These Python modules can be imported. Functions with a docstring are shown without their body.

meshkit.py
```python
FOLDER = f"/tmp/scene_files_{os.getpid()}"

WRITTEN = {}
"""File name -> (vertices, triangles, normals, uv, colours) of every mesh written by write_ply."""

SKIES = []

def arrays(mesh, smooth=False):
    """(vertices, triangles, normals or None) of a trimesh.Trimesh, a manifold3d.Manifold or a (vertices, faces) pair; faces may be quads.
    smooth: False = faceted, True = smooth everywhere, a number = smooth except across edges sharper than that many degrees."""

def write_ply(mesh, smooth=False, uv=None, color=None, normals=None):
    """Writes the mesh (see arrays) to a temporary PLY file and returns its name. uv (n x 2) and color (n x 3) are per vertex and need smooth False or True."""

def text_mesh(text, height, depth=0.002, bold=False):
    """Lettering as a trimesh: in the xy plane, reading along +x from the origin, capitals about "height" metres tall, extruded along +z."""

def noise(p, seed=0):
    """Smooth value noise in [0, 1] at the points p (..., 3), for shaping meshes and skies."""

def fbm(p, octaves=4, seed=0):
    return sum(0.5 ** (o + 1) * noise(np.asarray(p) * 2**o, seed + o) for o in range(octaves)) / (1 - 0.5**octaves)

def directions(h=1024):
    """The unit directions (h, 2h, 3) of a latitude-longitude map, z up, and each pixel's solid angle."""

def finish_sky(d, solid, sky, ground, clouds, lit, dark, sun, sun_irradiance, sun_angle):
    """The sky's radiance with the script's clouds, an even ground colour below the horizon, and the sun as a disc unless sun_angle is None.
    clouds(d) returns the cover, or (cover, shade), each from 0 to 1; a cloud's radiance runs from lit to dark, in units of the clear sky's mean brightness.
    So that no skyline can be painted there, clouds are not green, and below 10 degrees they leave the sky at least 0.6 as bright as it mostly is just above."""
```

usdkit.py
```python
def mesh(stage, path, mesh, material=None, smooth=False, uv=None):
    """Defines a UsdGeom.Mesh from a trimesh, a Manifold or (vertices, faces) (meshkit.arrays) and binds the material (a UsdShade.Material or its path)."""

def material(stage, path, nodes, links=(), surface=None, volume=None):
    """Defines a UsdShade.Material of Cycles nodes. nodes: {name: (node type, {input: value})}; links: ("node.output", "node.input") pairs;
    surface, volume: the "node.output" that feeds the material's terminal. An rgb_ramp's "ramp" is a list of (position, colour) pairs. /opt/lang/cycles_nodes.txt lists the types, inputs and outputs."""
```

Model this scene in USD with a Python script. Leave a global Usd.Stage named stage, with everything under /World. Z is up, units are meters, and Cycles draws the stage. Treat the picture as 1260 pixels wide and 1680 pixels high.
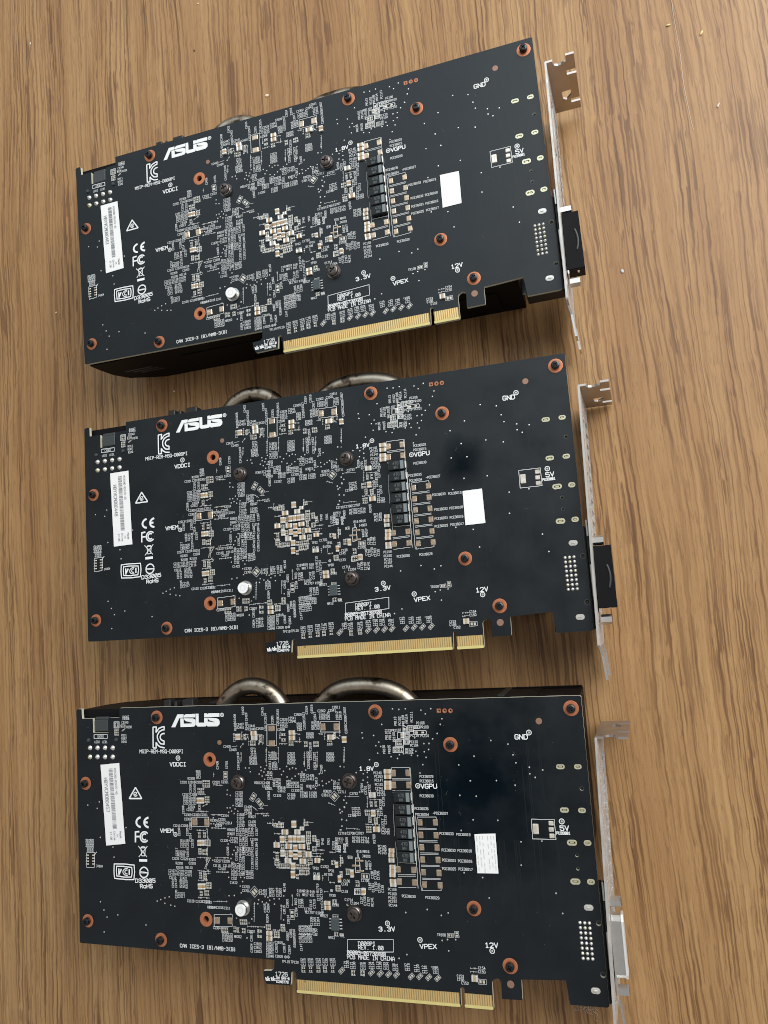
import math, random
import numpy as np, trimesh, usdkit
from pxr import Usd, UsdGeom, UsdLux, UsdShade, Gf, Sdf, Vt
from shapely.geometry import Polygon, LineString, Point, box as sbox
from shapely.ops import unary_union

stage = Usd.Stage.CreateInMemory()
UsdGeom.SetStageUpAxis(stage, UsdGeom.Tokens.z); UsdGeom.SetStageMetersPerUnit(stage, 1.0)
UsdGeom.Xform.Define(stage, '/World'); UsdGeom.Scope.Define(stage, '/World/Looks')
MM = 0.001
TABLE = 39.0            # board face above the table, millimetres

# ------------------------------------------------------------------ camera
CAM_R = [[0.955068, -0.0383948, 0.2938892], [0.0659254, 0.9942531, -0.0843484], [-0.2889617, 0.0999332, 0.9521105]]
CAM_POS = (0.0, 0.0, 0.364154)
cam = UsdGeom.Camera.Define(stage, '/World/camera')
cam.CreateHorizontalApertureAttr(36.0); cam.CreateFocalLengthAttr(35.9869)
cam.CreateClippingRangeAttr(Gf.Vec2f(0.01, 50.0)); cam.CreateExposureAttr(0.0)
m4 = np.eye(4); m4[:3, :3] = np.array(CAM_R).T; m4[3, :3] = CAM_POS
UsdGeom.Xformable(cam).AddTransformOp().Set(Gf.Matrix4d(m4.tolist()))

# ------------------------------------------------------------------ light: a large window to the upper right, and the room's soft daylight
def rect_light(name, pos, target, w, h, intensity, color):
    L = UsdLux.RectLight.Define(stage, '/World/' + name)
    L.CreateWidthAttr(w); L.CreateHeightAttr(h); L.CreateIntensityAttr(intensity); L.CreateColorAttr(Gf.Vec3f(*color)); L.CreateNormalizeAttr(False)
    p = np.array(pos, float); z = p - np.array(target, float); z /= np.linalg.norm(z)
    x = np.cross([0, 0, 1.0], z); x /= np.linalg.norm(x); y = np.cross(z, x)
    m = np.eye(4); m[0, :3], m[1, :3], m[2, :3], m[3, :3] = x, y, z, p
    UsdGeom.Xformable(L).AddTransformOp().Set(Gf.Matrix4d(m.tolist()))
rect_light('window_light', (0.62, 0.82, 0.86), (-0.12, 0.0, 0.0), 1.2, 1.15, 5.9, (1.0, 0.99, 0.975))
rect_light('ceiling_bounce', (-0.5, 2.1, 2.4), (-0.12, 0.0, 0.0), 3.6, 2.4, 1.0, (0.68, 0.88, 1.0))
dome = UsdLux.DomeLight.Define(stage, '/World/room_light'); dome.CreateIntensityAttr(0.10); dome.CreateColorAttr(Gf.Vec3f(1.0, 0.97, 0.93))

# ------------------------------------------------------------------ materials
LK = '/World/Looks/'
def plain(name, color, rough=0.5, metal=0.0, spec=0.5, coat=0.0, vary=0.0, vscale=400.0, bump=0.0, bscale=900.0):
    nodes = {'p': ('principled_bsdf', {'base_color': color, 'roughness': rough, 'metallic': metal, 'specular_ior_level': spec, 'coat_weight': coat, 'coat_roughness': 0.1})}
    links = []
    if vary or bump:
        nodes['g'] = ('geometry', {})
    if vary:
        nodes['n'] = ('noise_texture', {'scale': vscale, 'detail': 4.0, 'roughness': 0.6})
        nodes['r'] = ('rgb_ramp', {'ramp': [(0.25, tuple(c * (1 - vary) for c in color)), (0.75, tuple(min(1, c * (1 + vary)) for c in color))]})
        links += [('g.position', 'n.vector'), ('n.fac', 'r.fac'), ('r.color', 'p.base_color')]
    if bump:
        nodes['bn'] = ('noise_texture', {'scale': bscale, 'detail': 3.0}); nodes['b'] = ('bump', {'strength': bump, 'distance': 0.0002})
        links += [('g.position', 'bn.vector'), ('bn.fac', 'b.height'), ('b.normal', 'p.normal')]
    return usdkit.material(stage, LK + name, nodes, links, surface='p.BSDF')

def mask_material(name, stain):
    """black solder mask; a greasy dull stain, if the card has one, sits at stain = (x, y, radius) in metres"""
    base, rough = (0.0028, 0.0060, 0.0088), 0.40
    nodes = {'g': ('geometry', {}), 'p': ('principled_bsdf', {'base_color': base, 'roughness': rough, 'specular_ior_level': 0.48}),
             'n': ('noise_texture', {'scale': 55.0, 'detail': 5.0, 'roughness': 0.6}),
             'r': ('rgb_ramp', {'ramp': [(0.3, tuple(c * 0.8 for c in base)), (0.7, tuple(c * 1.25 for c in base))]}),
             'rr': ('map_range', {'from_min': 0.3, 'from_max': 0.7, 'to_min': rough - .06, 'to_max': rough + .08}),
             'bn': ('noise_texture', {'scale': 2600.0, 'detail': 2.0}), 'b': ('bump', {'strength': 0.10, 'distance': 0.0001})}
    links = [('g.position', 'n.vector'), ('n.fac', 'r.fac'), ('r.color', 'p.base_color'), ('n.fac', 'rr.value'), ('rr.result', 'p.roughness'), ('g.position', 'bn.vector'), ('bn.fac', 'b.height'), ('b.normal', 'p.normal')]
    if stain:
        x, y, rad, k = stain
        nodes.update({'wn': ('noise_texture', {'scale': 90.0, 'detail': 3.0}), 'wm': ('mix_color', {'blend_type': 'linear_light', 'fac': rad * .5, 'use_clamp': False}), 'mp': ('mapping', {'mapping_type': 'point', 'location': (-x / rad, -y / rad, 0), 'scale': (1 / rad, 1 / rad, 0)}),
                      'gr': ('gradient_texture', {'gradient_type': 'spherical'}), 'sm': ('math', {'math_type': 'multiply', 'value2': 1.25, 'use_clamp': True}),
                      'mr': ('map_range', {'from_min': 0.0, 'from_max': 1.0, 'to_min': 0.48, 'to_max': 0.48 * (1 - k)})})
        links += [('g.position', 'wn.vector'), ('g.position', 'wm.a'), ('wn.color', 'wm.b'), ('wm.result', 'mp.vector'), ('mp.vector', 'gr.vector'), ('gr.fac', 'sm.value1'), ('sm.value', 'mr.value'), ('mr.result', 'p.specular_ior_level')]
    return usdkit.material(stage, LK + name, nodes, links, surface='p.BSDF')

def wood_material():
    V3 = lambda x: (x, x, x)
    ramp = lambda *s: ('rgb_ramp', {'ramp': [(p, V3(v)) for p, v in s]})
    mul = lambda k=None: ('math', {'math_type': 'multiply', **({'value2': k} if k is not None else {})})
    mp = lambda sx, sy, ox=0.0, oy=0.0: ('mapping', {'mapping_type': 'point', 'scale': (sx, sy, 1.0), 'location': (ox, oy, 0)})
    nodes = {'g': ('geometry', {}), 'rot': ('mapping', {'mapping_type': 'point', 'rotation': (0, 0, -0.159)}),
        # the grain wanders sideways: slowly, and in small kinks
        's0': mp(16.0, 7.0), 'n0': ('noise_texture', {'scale': 1.0, 'detail': 1.0}), 'w0': ('mix_color', {'blend_type': 'linear_light', 'fac': 0.0042, 'use_clamp': False}),
        's1': mp(60.0, 75.0), 'n1': ('noise_texture', {'scale': 1.0, 'detail': 2.0}), 'w1': ('mix_color', {'blend_type': 'linear_light', 'fac': 0.0008, 'use_clamp': False}),
        # growth rings: contours of a smooth field stretched along the grain
        's2': mp(1.0, 0.05, 0.31, 0.17), 'f2': ('noise_texture', {'scale': 30.0, 'detail': 2.0, 'roughness': 0.5}), 'k2': mul(8.0), 'sep': ('separate_xyz', {}), 'xk': mul(320.0), 'ph': ('math', {'math_type': 'add'}), 'fr2': ('math', {'math_type': 'fraction'}),
        'ring': ramp((0.0, 0.2), (0.05, 0.0), (0.45, 0.04), (0.76, 0.18), (0.83, 0.8), (0.89, 1.0), (0.96, 0.85), (1.0, 0.2)),
        # where the rings show strongly
        's3': mp(1.0, 0.055, 0.7), 'f3': ('noise_texture', {'scale': 130.0, 'detail': 2.0}), 'r3': ramp((0.36, 0.12), (0.60, 1.0)), 'm3': mul(), 'm3b': mul(0.82),
        # long soft streaks
        's4': mp(1.0, 0.020), 'f4': ('noise_texture', {'scale': 560.0, 'detail': 3.0, 'roughness': 0.65}), 'r4': ramp((0.40, 0.0), (0.62, 1.0)), 'm4': mul(0.44),
        # fine dark lines
        's5': mp(1.0, 0.022), 'f5': ('noise_texture', {'scale': 800.0, 'detail': 2.0, 'roughness': 0.5}), 'r5': ramp((0.52, 0.0), (0.60, 1.0)), 'm5': mul(), 'm5b': mul(0.66),
        # short pores
        's6': mp(1.0, 0.06), 'f6': ('noise_texture', {'scale': 1900.0, 'detail': 1.0}), 'r6': ramp((0.60, 0.0), (0.70, 1.0)), 'm6': mul(0.36),
        # wide tone bands
        's7': mp(1.0, 0.06, 3.1), 'f7': ('noise_texture', {'scale': 40.0, 'detail': 3.0}), 'base': ('rgb_ramp', {'ramp': [(0.34, (0.345, 0.188, 0.076)), (0.50, (0.412, 0.239, 0.101)), (0.66, (0.452, 0.273, 0.120))]}),
        'c1': ('mix_color', {'b': (0.135, 0.060, 0.024)}), 'c2': ('mix_color', {'b': (0.25, 0.118, 0.044)}), 'c3': ('mix_color', {'b': (0.095, 0.040, 0.016)}), 'c4': ('mix_color', {'b': (0.12, 0.058, 0.025)}),
        'gn': ('noise_texture', {'scale': 1700.0, 'detail': 2.0}), 'gm': ('mix_color', {'blend_type': 'soft_light', 'fac': 0.20}),
        'b': ('bump', {'strength': 0.10, 'distance': 0.0002}), 'p': ('principled_bsdf', {'roughness': 0.45, 'specular_ior_level': 0.4})}
    L = [('g.position', 'rot.vector'), ('rot.vector', 's0.vector'), ('s0.vector', 'n0.vector'), ('rot.vector', 'w0.a'), ('n0.color', 'w0.b'),
         ('rot.vector', 's1.vector'), ('s1.vector', 'n1.vector'), ('w0.result', 'w1.a'), ('n1.color', 'w1.b')]
    for k in '234567': L += [('w1.result', 's%s.vector' % k), ('s%s.vector' % k, 'f%s.vector' % k)]
    L += [('f2.fac', 'k2.value1'), ('w1.result', 'sep.vector'), ('sep.x', 'xk.value1'), ('xk.value', 'ph.value1'), ('k2.value', 'ph.value2'), ('ph.value', 'fr2.value1'), ('fr2.value', 'ring.fac'), ('f3.fac', 'r3.fac'), ('ring.color', 'm3.value1'), ('r3.color', 'm3.value2'), ('m3.value', 'm3b.value1'),
          ('f4.fac', 'r4.fac'), ('r4.color', 'm4.value1'), ('f5.fac', 'r5.fac'), ('r5.color', 'm5.value1'), ('r3.color', 'm5.value2'), ('m5.value', 'm5b.value1'), ('f6.fac', 'r6.fac'), ('r6.color', 'm6.value1'),
          ('f7.fac', 'base.fac'), ('base.color', 'c1.a'), ('m3b.value', 'c1.fac'), ('c1.result', 'c2.a'), ('m4.value', 'c2.fac'), ('c2.result', 'c3.a'), ('m5b.value', 'c3.fac'), ('c3.result', 'c4.a'), ('m6.value', 'c4.fac'),
          ('rot.vector', 'gn.vector'), ('c4.result', 'gm.a'), ('gn.fac', 'gm.b'), ('gm.result', 'p.base_color'), ('r4.color', 'b.height'), ('b.normal', 'p.normal')]
    return usdkit.material(stage, LK + 'wood_laminate', nodes, L, surface='p.BSDF')

WOOD = wood_material()
FR4 = plain('fibreglass_edge', (0.62, 0.60, 0.47), .6, vary=.12)
TRACE = plain('masked_copper', (0.0052, 0.0088, 0.0120), .385, spec=.50)
SILK = plain('white_print', (0.84, 0.86, 0.86), .6, spec=.3, vary=.08, vscale=1500)
COPPER = plain('bare_copper', (0.56, 0.205, 0.10), .40, metal=.5, vary=.18, vscale=500)
COPPERD = plain('dull_copper', (0.30, 0.17, 0.12), .5, metal=.3)
SOLDER = plain('solder', (0.76, 0.75, 0.70), .3, metal=.6, vary=.15, vscale=900, bump=.25, bscale=1200)
SOLDERY = plain('flux_stained_solder', (0.72, 0.70, 0.50), .34, metal=.6, vary=.2, vscale=900, bump=.25, bscale=1200)
PADM = plain('tinned_copper_pad', (0.66, 0.52, 0.39), .33, metal=.85, vary=.35, vscale=700, bump=.8, bscale=900)
PADS_ = plain('tinned_pad', (0.78, 0.74, 0.64), .34, metal=.5, vary=.25, vscale=700, bump=.5, bscale=900)
GOLD = plain('gold_plating', (0.92, 0.65, 0.28), .40, metal=.7, vary=.08, vscale=300)
DARKFR = plain('bare_laminate', (0.26, 0.19, 0.075), .5)
BEVEL = plain('bare_board_bevel', (0.62, 0.53, 0.21), .5, vary=.08)
BLACKG = plain('glossy_black_plastic', (0.006, 0.006, 0.007), .55, spec=.12, vary=.2, vscale=60)
BLACKS = plain('satin_black_plastic', (0.02, 0.02, 0.021), .3)
BLACKM = plain('matt_black_plastic', (0.012, 0.012, 0.013), .5)
GREYP = plain('dark_grey_plastic', (0.045, 0.052, 0.055), .45)
SCREW = plain('black_screw_steel', (0.055, 0.057, 0.062), .26, metal=.9)
SPRING = plain('bronzed_screw_steel', (0.15, 0.125, 0.115), .3, metal=.9, vary=.15)
STEEL = plain('bright_steel', (0.76, 0.75, 0.73), .34, metal=1.0, vary=.06)
LIPM = plain('polished_port_lip', (0.92, 0.91, 0.89), .45, metal=.6)
NICKEL = plain('nickel_plate', (0.50, 0.46, 0.44), .42, metal=1.0, vary=.08, vscale=150)
ENDS = plain('capacitor_tinning', (0.84, 0.83, 0.79), .28, metal=.45, vary=.1, vscale=1200)
CAPM = [plain('ceramic_tan', (0.42, 0.275, 0.145), .42), plain('ceramic_beige', (0.46, 0.345, 0.21), .42), plain('ceramic_grey', (0.40, 0.38, 0.32), .42)]
TANTB = plain('moulded_black_epoxy', (0.012, 0.015, 0.016), .55, spec=.3, bump=.2, bscale=2500)
BAND = plain('grey_polarity_print', (0.19, 0.225, 0.235), .5)
TGREY = plain('laser_marking', (0.085, 0.10, 0.105), .6)
ICB = plain('chip_epoxy', (0.055, 0.072, 0.078), .42, bump=.2, bscale=2500)
STICK = plain('white_label_paper', (0.86, 0.87, 0.86), .5, spec=.4)
INK = plain('grey_label_ink', (0.23, 0.24, 0.25), .6)
INKF = plain('faint_label_ink', (0.62, 0.63, 0.63), .6)
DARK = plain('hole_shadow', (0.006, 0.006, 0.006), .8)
DUSTF = plain('board_dust', (0.16, 0.16, 0.155), .9)
DUST = plain('grey_dust', (0.62, 0.60, 0.57), .9)
REFLB = plain('painted_blue_reflection', (0.30, 0.38, 0.43), .4)  # blue-grey colour painted in for a reflection on metal
CRUMB = plain('crumb_yellow', (0.70, 0.56, 0.26), .6); CHIP = plain('chip_pale_blue', (0.48, 0.56, 0.59), .5); PALE = plain('pale_fluff', (0.72, 0.64, 0.52), .8); BROWN = plain('brown_crumb', (0.10, 0.06, 0.03), .7)

def bracket_material():
    nodes = {'g': ('geometry', {}), 'n': ('noise_texture', {'scale': 160.0, 'detail': 3.0, 'roughness': 0.55}), 'r': ('rgb_ramp', {'ramp': [(0.36, (0.45, 0.45, 0.45)), (0.70, (0.92, 0.92, 0.92))]}),
             'a': ('principled_bsdf', {'base_color': (0.72, 0.70, 0.67), 'metallic': 1.0, 'roughness': 0.32}), 'd': ('principled_bsdf', {'base_color': (0.47, 0.45, 0.425), 'roughness': 0.9}), 'mx': ('mix_closure', {})}
    return usdkit.material(stage, LK + 'dusty_bracket_steel', nodes, [('g.position', 'n.vector'), ('n.fac', 'r.fac'), ('r.color', 'mx.fac'), ('a.BSDF', 'mx.closure1'), ('d.BSDF', 'mx.closure2')], surface='mx.closure')
DUSTY = bracket_material()
def pipe_material():
    nodes = {'g': ('geometry', {}), 'n': ('noise_texture', {'scale': 120.0, 'detail': 4.0, 'roughness': 0.65}), 'r': ('rgb_ramp', {'ramp': [(0.40, (0.50, 0.43, 0.35)), (0.54, (0.38, 0.31, 0.24)), (0.62, (0.10, 0.075, 0.055))]}),
             'p': ('principled_bsdf', {'metallic': 1.0, 'roughness': 0.36})}
    return usdkit.material(stage, LK + 'stained_heat_pipe', nodes, [('g.position', 'n.vector'), ('n.fac', 'r.fac'), ('r.color', 'p.base_color')], surface='p.BSDF')
PIPE = pipe_material()

# ------------------------------------------------------------------ shape helpers (card coordinates in millimetres, z = 0 on the board's face)
class MB:
    def __init__(s): s.v, s.f, s.n = [], [], 0
    def add(s, v, f):
        v = np.asarray(v, float); s.v.append(v); s.f.append(np.asarray(f, int) + s.n); s.n += len(v); return s
    def tm(s, m): return s.add(m.vertices, m.faces)
    def box(s, u0, u1, v0, v1, z0, z1, ch=0.0):
        if not ch:
            m = trimesh.creation.box([u1 - u0, v1 - v0, z1 - z0]); m.apply_translation([(u0 + u1) / 2, (v0 + v1) / 2, (z0 + z1) / 2]); return s.tm(m)
        a = np.array([(u0, v0), (u1, v0), (u1, v1), (u0, v1)], float); c = ch
        o = np.array([(u0 + c, v0), (u1 - c, v0), (u1, v0 + c), (u1, v1 - c), (u1 - c, v1), (u0 + c, v1), (u0, v1 - c), (u0, v0 + c)])
        i = np.array([(u0 + c, v0 + c), (u1 - c, v0 + c), (u1 - c, v0 + c), (u1 - c, v1 - c), (u1 - c, v1 - c), (u0 + c, v1 - c), (u0 + c, v1 - c), (u0 + c, v0 + c)])
        P = np.vstack([np.c_[o, np.full(8, z0)], np.c_[o, np.full(8, z1 - c)], np.c_[i, np.full(8, z1)]]); F = []
        for k in range(8):
            j = (k + 1) % 8; F += [(k, j, 8 + j), (k, 8 + j, 8 + k), (8 + k, 8 + j, 16 + j), (8 + k, 16 + j, 16 + k)]
        F += [(16, 18, 20), (16, 20, 22)] + [(0, k + 1, k) for k in range(1, 7)]
        return s.add(P, F)
    def poly(s, p, z0, z1):
        for g in getattr(p, 'geoms', [p]):
            if g.is_empty or g.area < 1e-6: continue
            m = trimesh.creation.extrude_polygon(g, z1 - z0, engine='earcut'); m.apply_translation([0, 0, z0]); s.tm(m)
        return s
    def flat(s, p, z):
        for g in getattr(p, 'geoms', [p]):
            if g.is_empty or g.area < 1e-6: continue
            v, f = trimesh.creation.triangulate_polygon(g, engine='earcut'); s.add(np.c_[v, np.full(len(v), z)], f)
        return s
    def prism(s, p, axis, a0, a1):
        """p: polygon in the two other axes (axis 'u': (v, z); axis 'v': (u, z))"""
        for g in getattr(p, 'geoms', [p]):
            m = trimesh.creation.extrude_polygon(g, a1 - a0, engine='earcut'); w = np.array(m.vertices)
            if axis == 'u': s.add(np.c_[w[:, 2] + a0, w[:, 0], w[:, 1]], m.faces)
            else: s.add(np.c_[w[:, 0], w[:, 2] + a0, w[:, 1]], m.faces[:, ::-1])
        return s
    def lathe(s, u, v, prof, n=20, phase=0.0):
        """prof: (radius, z) from the bottom centre to the top centre"""
        a = np.arange(n) * 2 * np.pi / n + phase; P, F = [], []
        for r, z in prof: P.append(np.c_[u + r * np.cos(a), v + r * np.sin(a), np.full(n, z)])
        for k in range(len(prof) - 1):
            for i in range(n):
                j = (i + 1) % n; q = k * n; F += [(q + i, q + j, q + n + j), (q + i, q + n + j, q + n + i)]
        return s.add(np.vstack(P), F)
    def strokes(s, paths, w, z, dz=0.002):
        """flat printed strokes; neighbouring pieces sit microns apart so that none coincide"""
        for pts in paths:
            pts = np.asarray(pts, float)
            for k in range(len(pts) - 1):
                a, b = pts[k], pts[k + 1]; d = b - a; l = np.hypot(*d)
                if l < 1e-6: d, l = np.array([1.0, 0]), 1.0
                d = d / l; nn = np.array([-d[1], d[0]]) * w / 2; e = d * w * .4; zz = z + dz * (s.n // 4 % 3)
                q = np.array([a - e - nn, b + e - nn, b + e + nn, a - e + nn]); s.add(np.c_[q, np.full(4, zz)], [(0, 1, 2), (0, 2, 3)])
        return s
    def mesh(s): return np.vstack(s.v), np.vstack(s.f)

def rounded(p, r): return p.buffer(-r, quad_segs=4).buffer(r, quad_segs=4)
def sweep(path, r, n=12):
    P = np.asarray(path, float); T = np.gradient(P, axis=0); T /= np.linalg.norm(T, axis=1, keepdims=True)
    A = np.cross(T, [0, 0, 1.0]); A /= np.linalg.norm(A, axis=1, keepdims=True) + 1e-12; B = np.cross(A, T); ang = np.arange(n) * 2 * np.pi / n
    r = np.broadcast_to(r, (len(P),))
    V = P[:, None] + r[:, None, None] * (np.cos(ang)[None, :, None] * A[:, None] + np.sin(ang)[None, :, None] * B[:, None]); F = []
    for i in range(len(P) - 1):
        for j in range(n):
            k = (j + 1) % n; F += [(i * n + j, i * n + k, (i + 1) * n + k), (i * n + j, (i + 1) * n + k, (i + 1) * n + j)]
    c = len(P) * n; V = np.vstack([V.reshape(-1, 3), P[0], P[-1]])
    for j in range(n):
        k = (j + 1) % n; F += [(c, k, j), (c + 1, (len(P) - 1) * n + j, (len(P) - 1) * n + k)]
    return V, F
def spline(pts, n=40):
    from scipy.interpolate import CubicSpline
    p = np.asarray(pts, float); t = np.r_[0, np.cumsum(np.linalg.norm(np.diff(p, axis=0), axis=1))]
    return CubicSpline(t, p)(np.linspace(0, t[-1], n))

# stroke lettering, drawn on a grid 4 wide and 6 high
GLYPH = {k: [[tuple(float(c) for c in q.split(',')) for q in st.split()] for st in g.split(';')] for k, g in {
 'A': '0,0 0,4 2,6 4,4 4,0;0,2.3 4,2.3', 'B': '0,0 0,6 3,6 4,5 4,4 3,3.2 0,3.2;3,3.2 4,2.2 4,1 3,0 0,0', 'C': '3.8,5.1 3,6 1,6 0,5 0,1 1,0 3,0 3.8,0.9', 'D': '0,0 0,6 2.6,6 4,4.6 4,1.4 2.6,0 0,0',
 'E': '4,6 0,6 0,0 4,0;0,3 3,3', 'F': '4,6 0,6 0,0;0,3 3,3', 'G': '4,5 3,6 1,6 0,5 0,1 1,0 3,0 4,1 4,2.8 2.4,2.8', 'H': '0,0 0,6;4,0 4,6;0,3 4,3', 'I': '0.8,6 3.2,6;2,6 2,0;0.8,0 3.2,0', 'J': '1,6 4,6;3,6 3,1 2,0 1,0 0,1',
 'K': '0,0 0,6;4,6 0,2.6;1.5,3.8 4,0', 'L': '0,6 0,0 4,0', 'M': '0,0 0,6 2,3 4,6 4,0', 'N': '0,0 0,6 4,0 4,6', 'O': '1,0 0,1 0,5 1,6 3,6 4,5 4,1 3,0 1,0', 'P': '0,0 0,6 3,6 4,5 4,3.8 3,2.8 0,2.8',
 'Q': '1,0 0,1 0,5 1,6 3,6 4,5 4,1 3,0 1,0;2.4,1.8 4.2,-0.4', 'R': '0,0 0,6 3,6 4,5 4,3.8 3,2.8 0,2.8;2,2.8 4,0', 'S': '4,5 3,6 1,6 0,5 0,4 1,3.2 3,2.8 4,2 4,1 3,0 1,0 0,1', 'T': '0,6 4,6;2,6 2,0', 'U': '0,6 0,1 1,0 3,0 4,1 4,6',
 'V': '0,6 2,0 4,6', 'W': '0,6 1,0 2,3.6 3,0 4,6', 'X': '0,6 4,0;0,0 4,6', 'Y': '0,6 2,3 4,6;2,3 2,0', 'Z': '0,6 4,6 0,0 4,0',
 '0': '1,0 0,1 0,5 1,6 3,6 4,5 4,1 3,0 1,0;0.5,0.8 3.5,5.2', '1': '0.8,4.8 2,6 2,0;0.8,0 3.2,0', '2': '0,5 1,6 3,6 4,5 4,3.8 0,0 4,0', '3': '0,5 1,6 3,6 4,5 4,4 3,3.2 1.6,3.2;3,3.2 4,2.2 4,1 3,0 1,0 0,1', '4': '3,0 3,6 0,2 4,2',
 '5': '4,6 0,6 0,3.6 3,3.6 4,2.6 4,1 3,0 1,0 0,1', '6': '4,5 3,6 1,6 0,5 0,1 1,0 3,0 4,1 4,2.4 3,3.4 0,3.2', '7': '0,6 4,6 1.5,0', '8': '1,3.2 0,4 0,5 1,6 3,6 4,5 4,4 3,3.2 1,3.2 0,2.2 0,1 1,0 3,0 4,1 4,2.2 3,3.2', '9': '0,1 1,0 3,0 4,1 4,5 3,6 1,6 0,5 0,3.8 1,2.8 4,2.8',
 '-': '0.6,3 3.4,3', '.': '1.8,0.2 2.2,0.2', '/': '0,0 4,6', '(': '3,6.6 1.8,5 1.8,1 3,-0.6', ')': '1,6.6 2.2,5 2.2,1 1,-0.6', '*': '1,3 3,3;2,2 2,4', 'o': '1,0 0,1 0,3 1,4 3,4 4,3 4,1 3,0 1,0', 'a': '0.4,4 3,4 4,3 4,0 1,0 0,1 1,2.2 4,2.2', 'd': '4,6 4,0 1,0 0,1 0,3 1,4 4,4', 'e': '0,2.2 4,2.2 4,3 3,4 1,4 0,3 0,1 1,0 3.6,0', 'i': '2,0 2,4;2,5.4 2,5.8', 'n': '0,0 0,4;0,3 1,4 3,4 4,3 4,0', 'h': '0,0 0,6;0,3 1,4 3,4 4,3 4,0'}.items()}
PLAIN0 = [[(1, 0), (0, 1), (0, 5), (1, 6), (3, 6), (4, 5), (4, 1), (3, 0), (1, 0)]]
def lettering(text, o, ex, ey, cw, ch, gap, plain0=False):
    """paths of a line of text: o = start of the base line, ex / ey = unit vectors along and up, cw x ch = a capital's size, gap = between letters"""
    o, ex, ey = np.array(o, float), np.array(ex, float), np.array(ey, float); out = []
    for i, c in enumerate(text):
        for st in (PLAIN0 if c == '0' and plain0 else GLYPH.get(c, [])):
            out.append([o + ex * (i * (cw + gap) + x / 4 * cw) + ey * (y / 6 * ch) for x, y in st])
    return out

# ------------------------------------------------------------------ prims
used = {}
def numbered(parent, name):
    k = (parent, name); n = used.get(k, -1) + 1; used[k] = n
    return name if n == 0 else '%s_%03d' % (name, n)
def data(p, **kw):
    for k, x in kw.items():
        if x: p.SetCustomDataByKey(k, x)
def put(parent, name, mb, mat, smooth=False, label=None, kind=None):
    """one Mesh prim (millimetres, board-face origin -> metres, table origin)"""
    v, f = mb.mesh() if isinstance(mb, MB) else mb
    v = np.asarray(v, float).copy(); v[:, 2] += TABLE; v *= MM
    path = parent + '/' + numbered(parent, name)
    m = usdkit.mesh(stage, path, (v, np.asarray(f)), mat, smooth=smooth); data(m.GetPrim(), label=label, kind=kind)
    return path

# ------------------------------------------------------------------ the table
tb = trimesh.creation.box([1.5, 1.5, 0.028]); tb.apply_translation([-0.13, 0.05, -0.014])
t = usdkit.mesh(stage, '/World/table_top', tb, WOOD); data(t.GetPrim(), kind='structure', label='brown oak-look laminate table top under the three graphics cards', category='table top')

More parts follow.
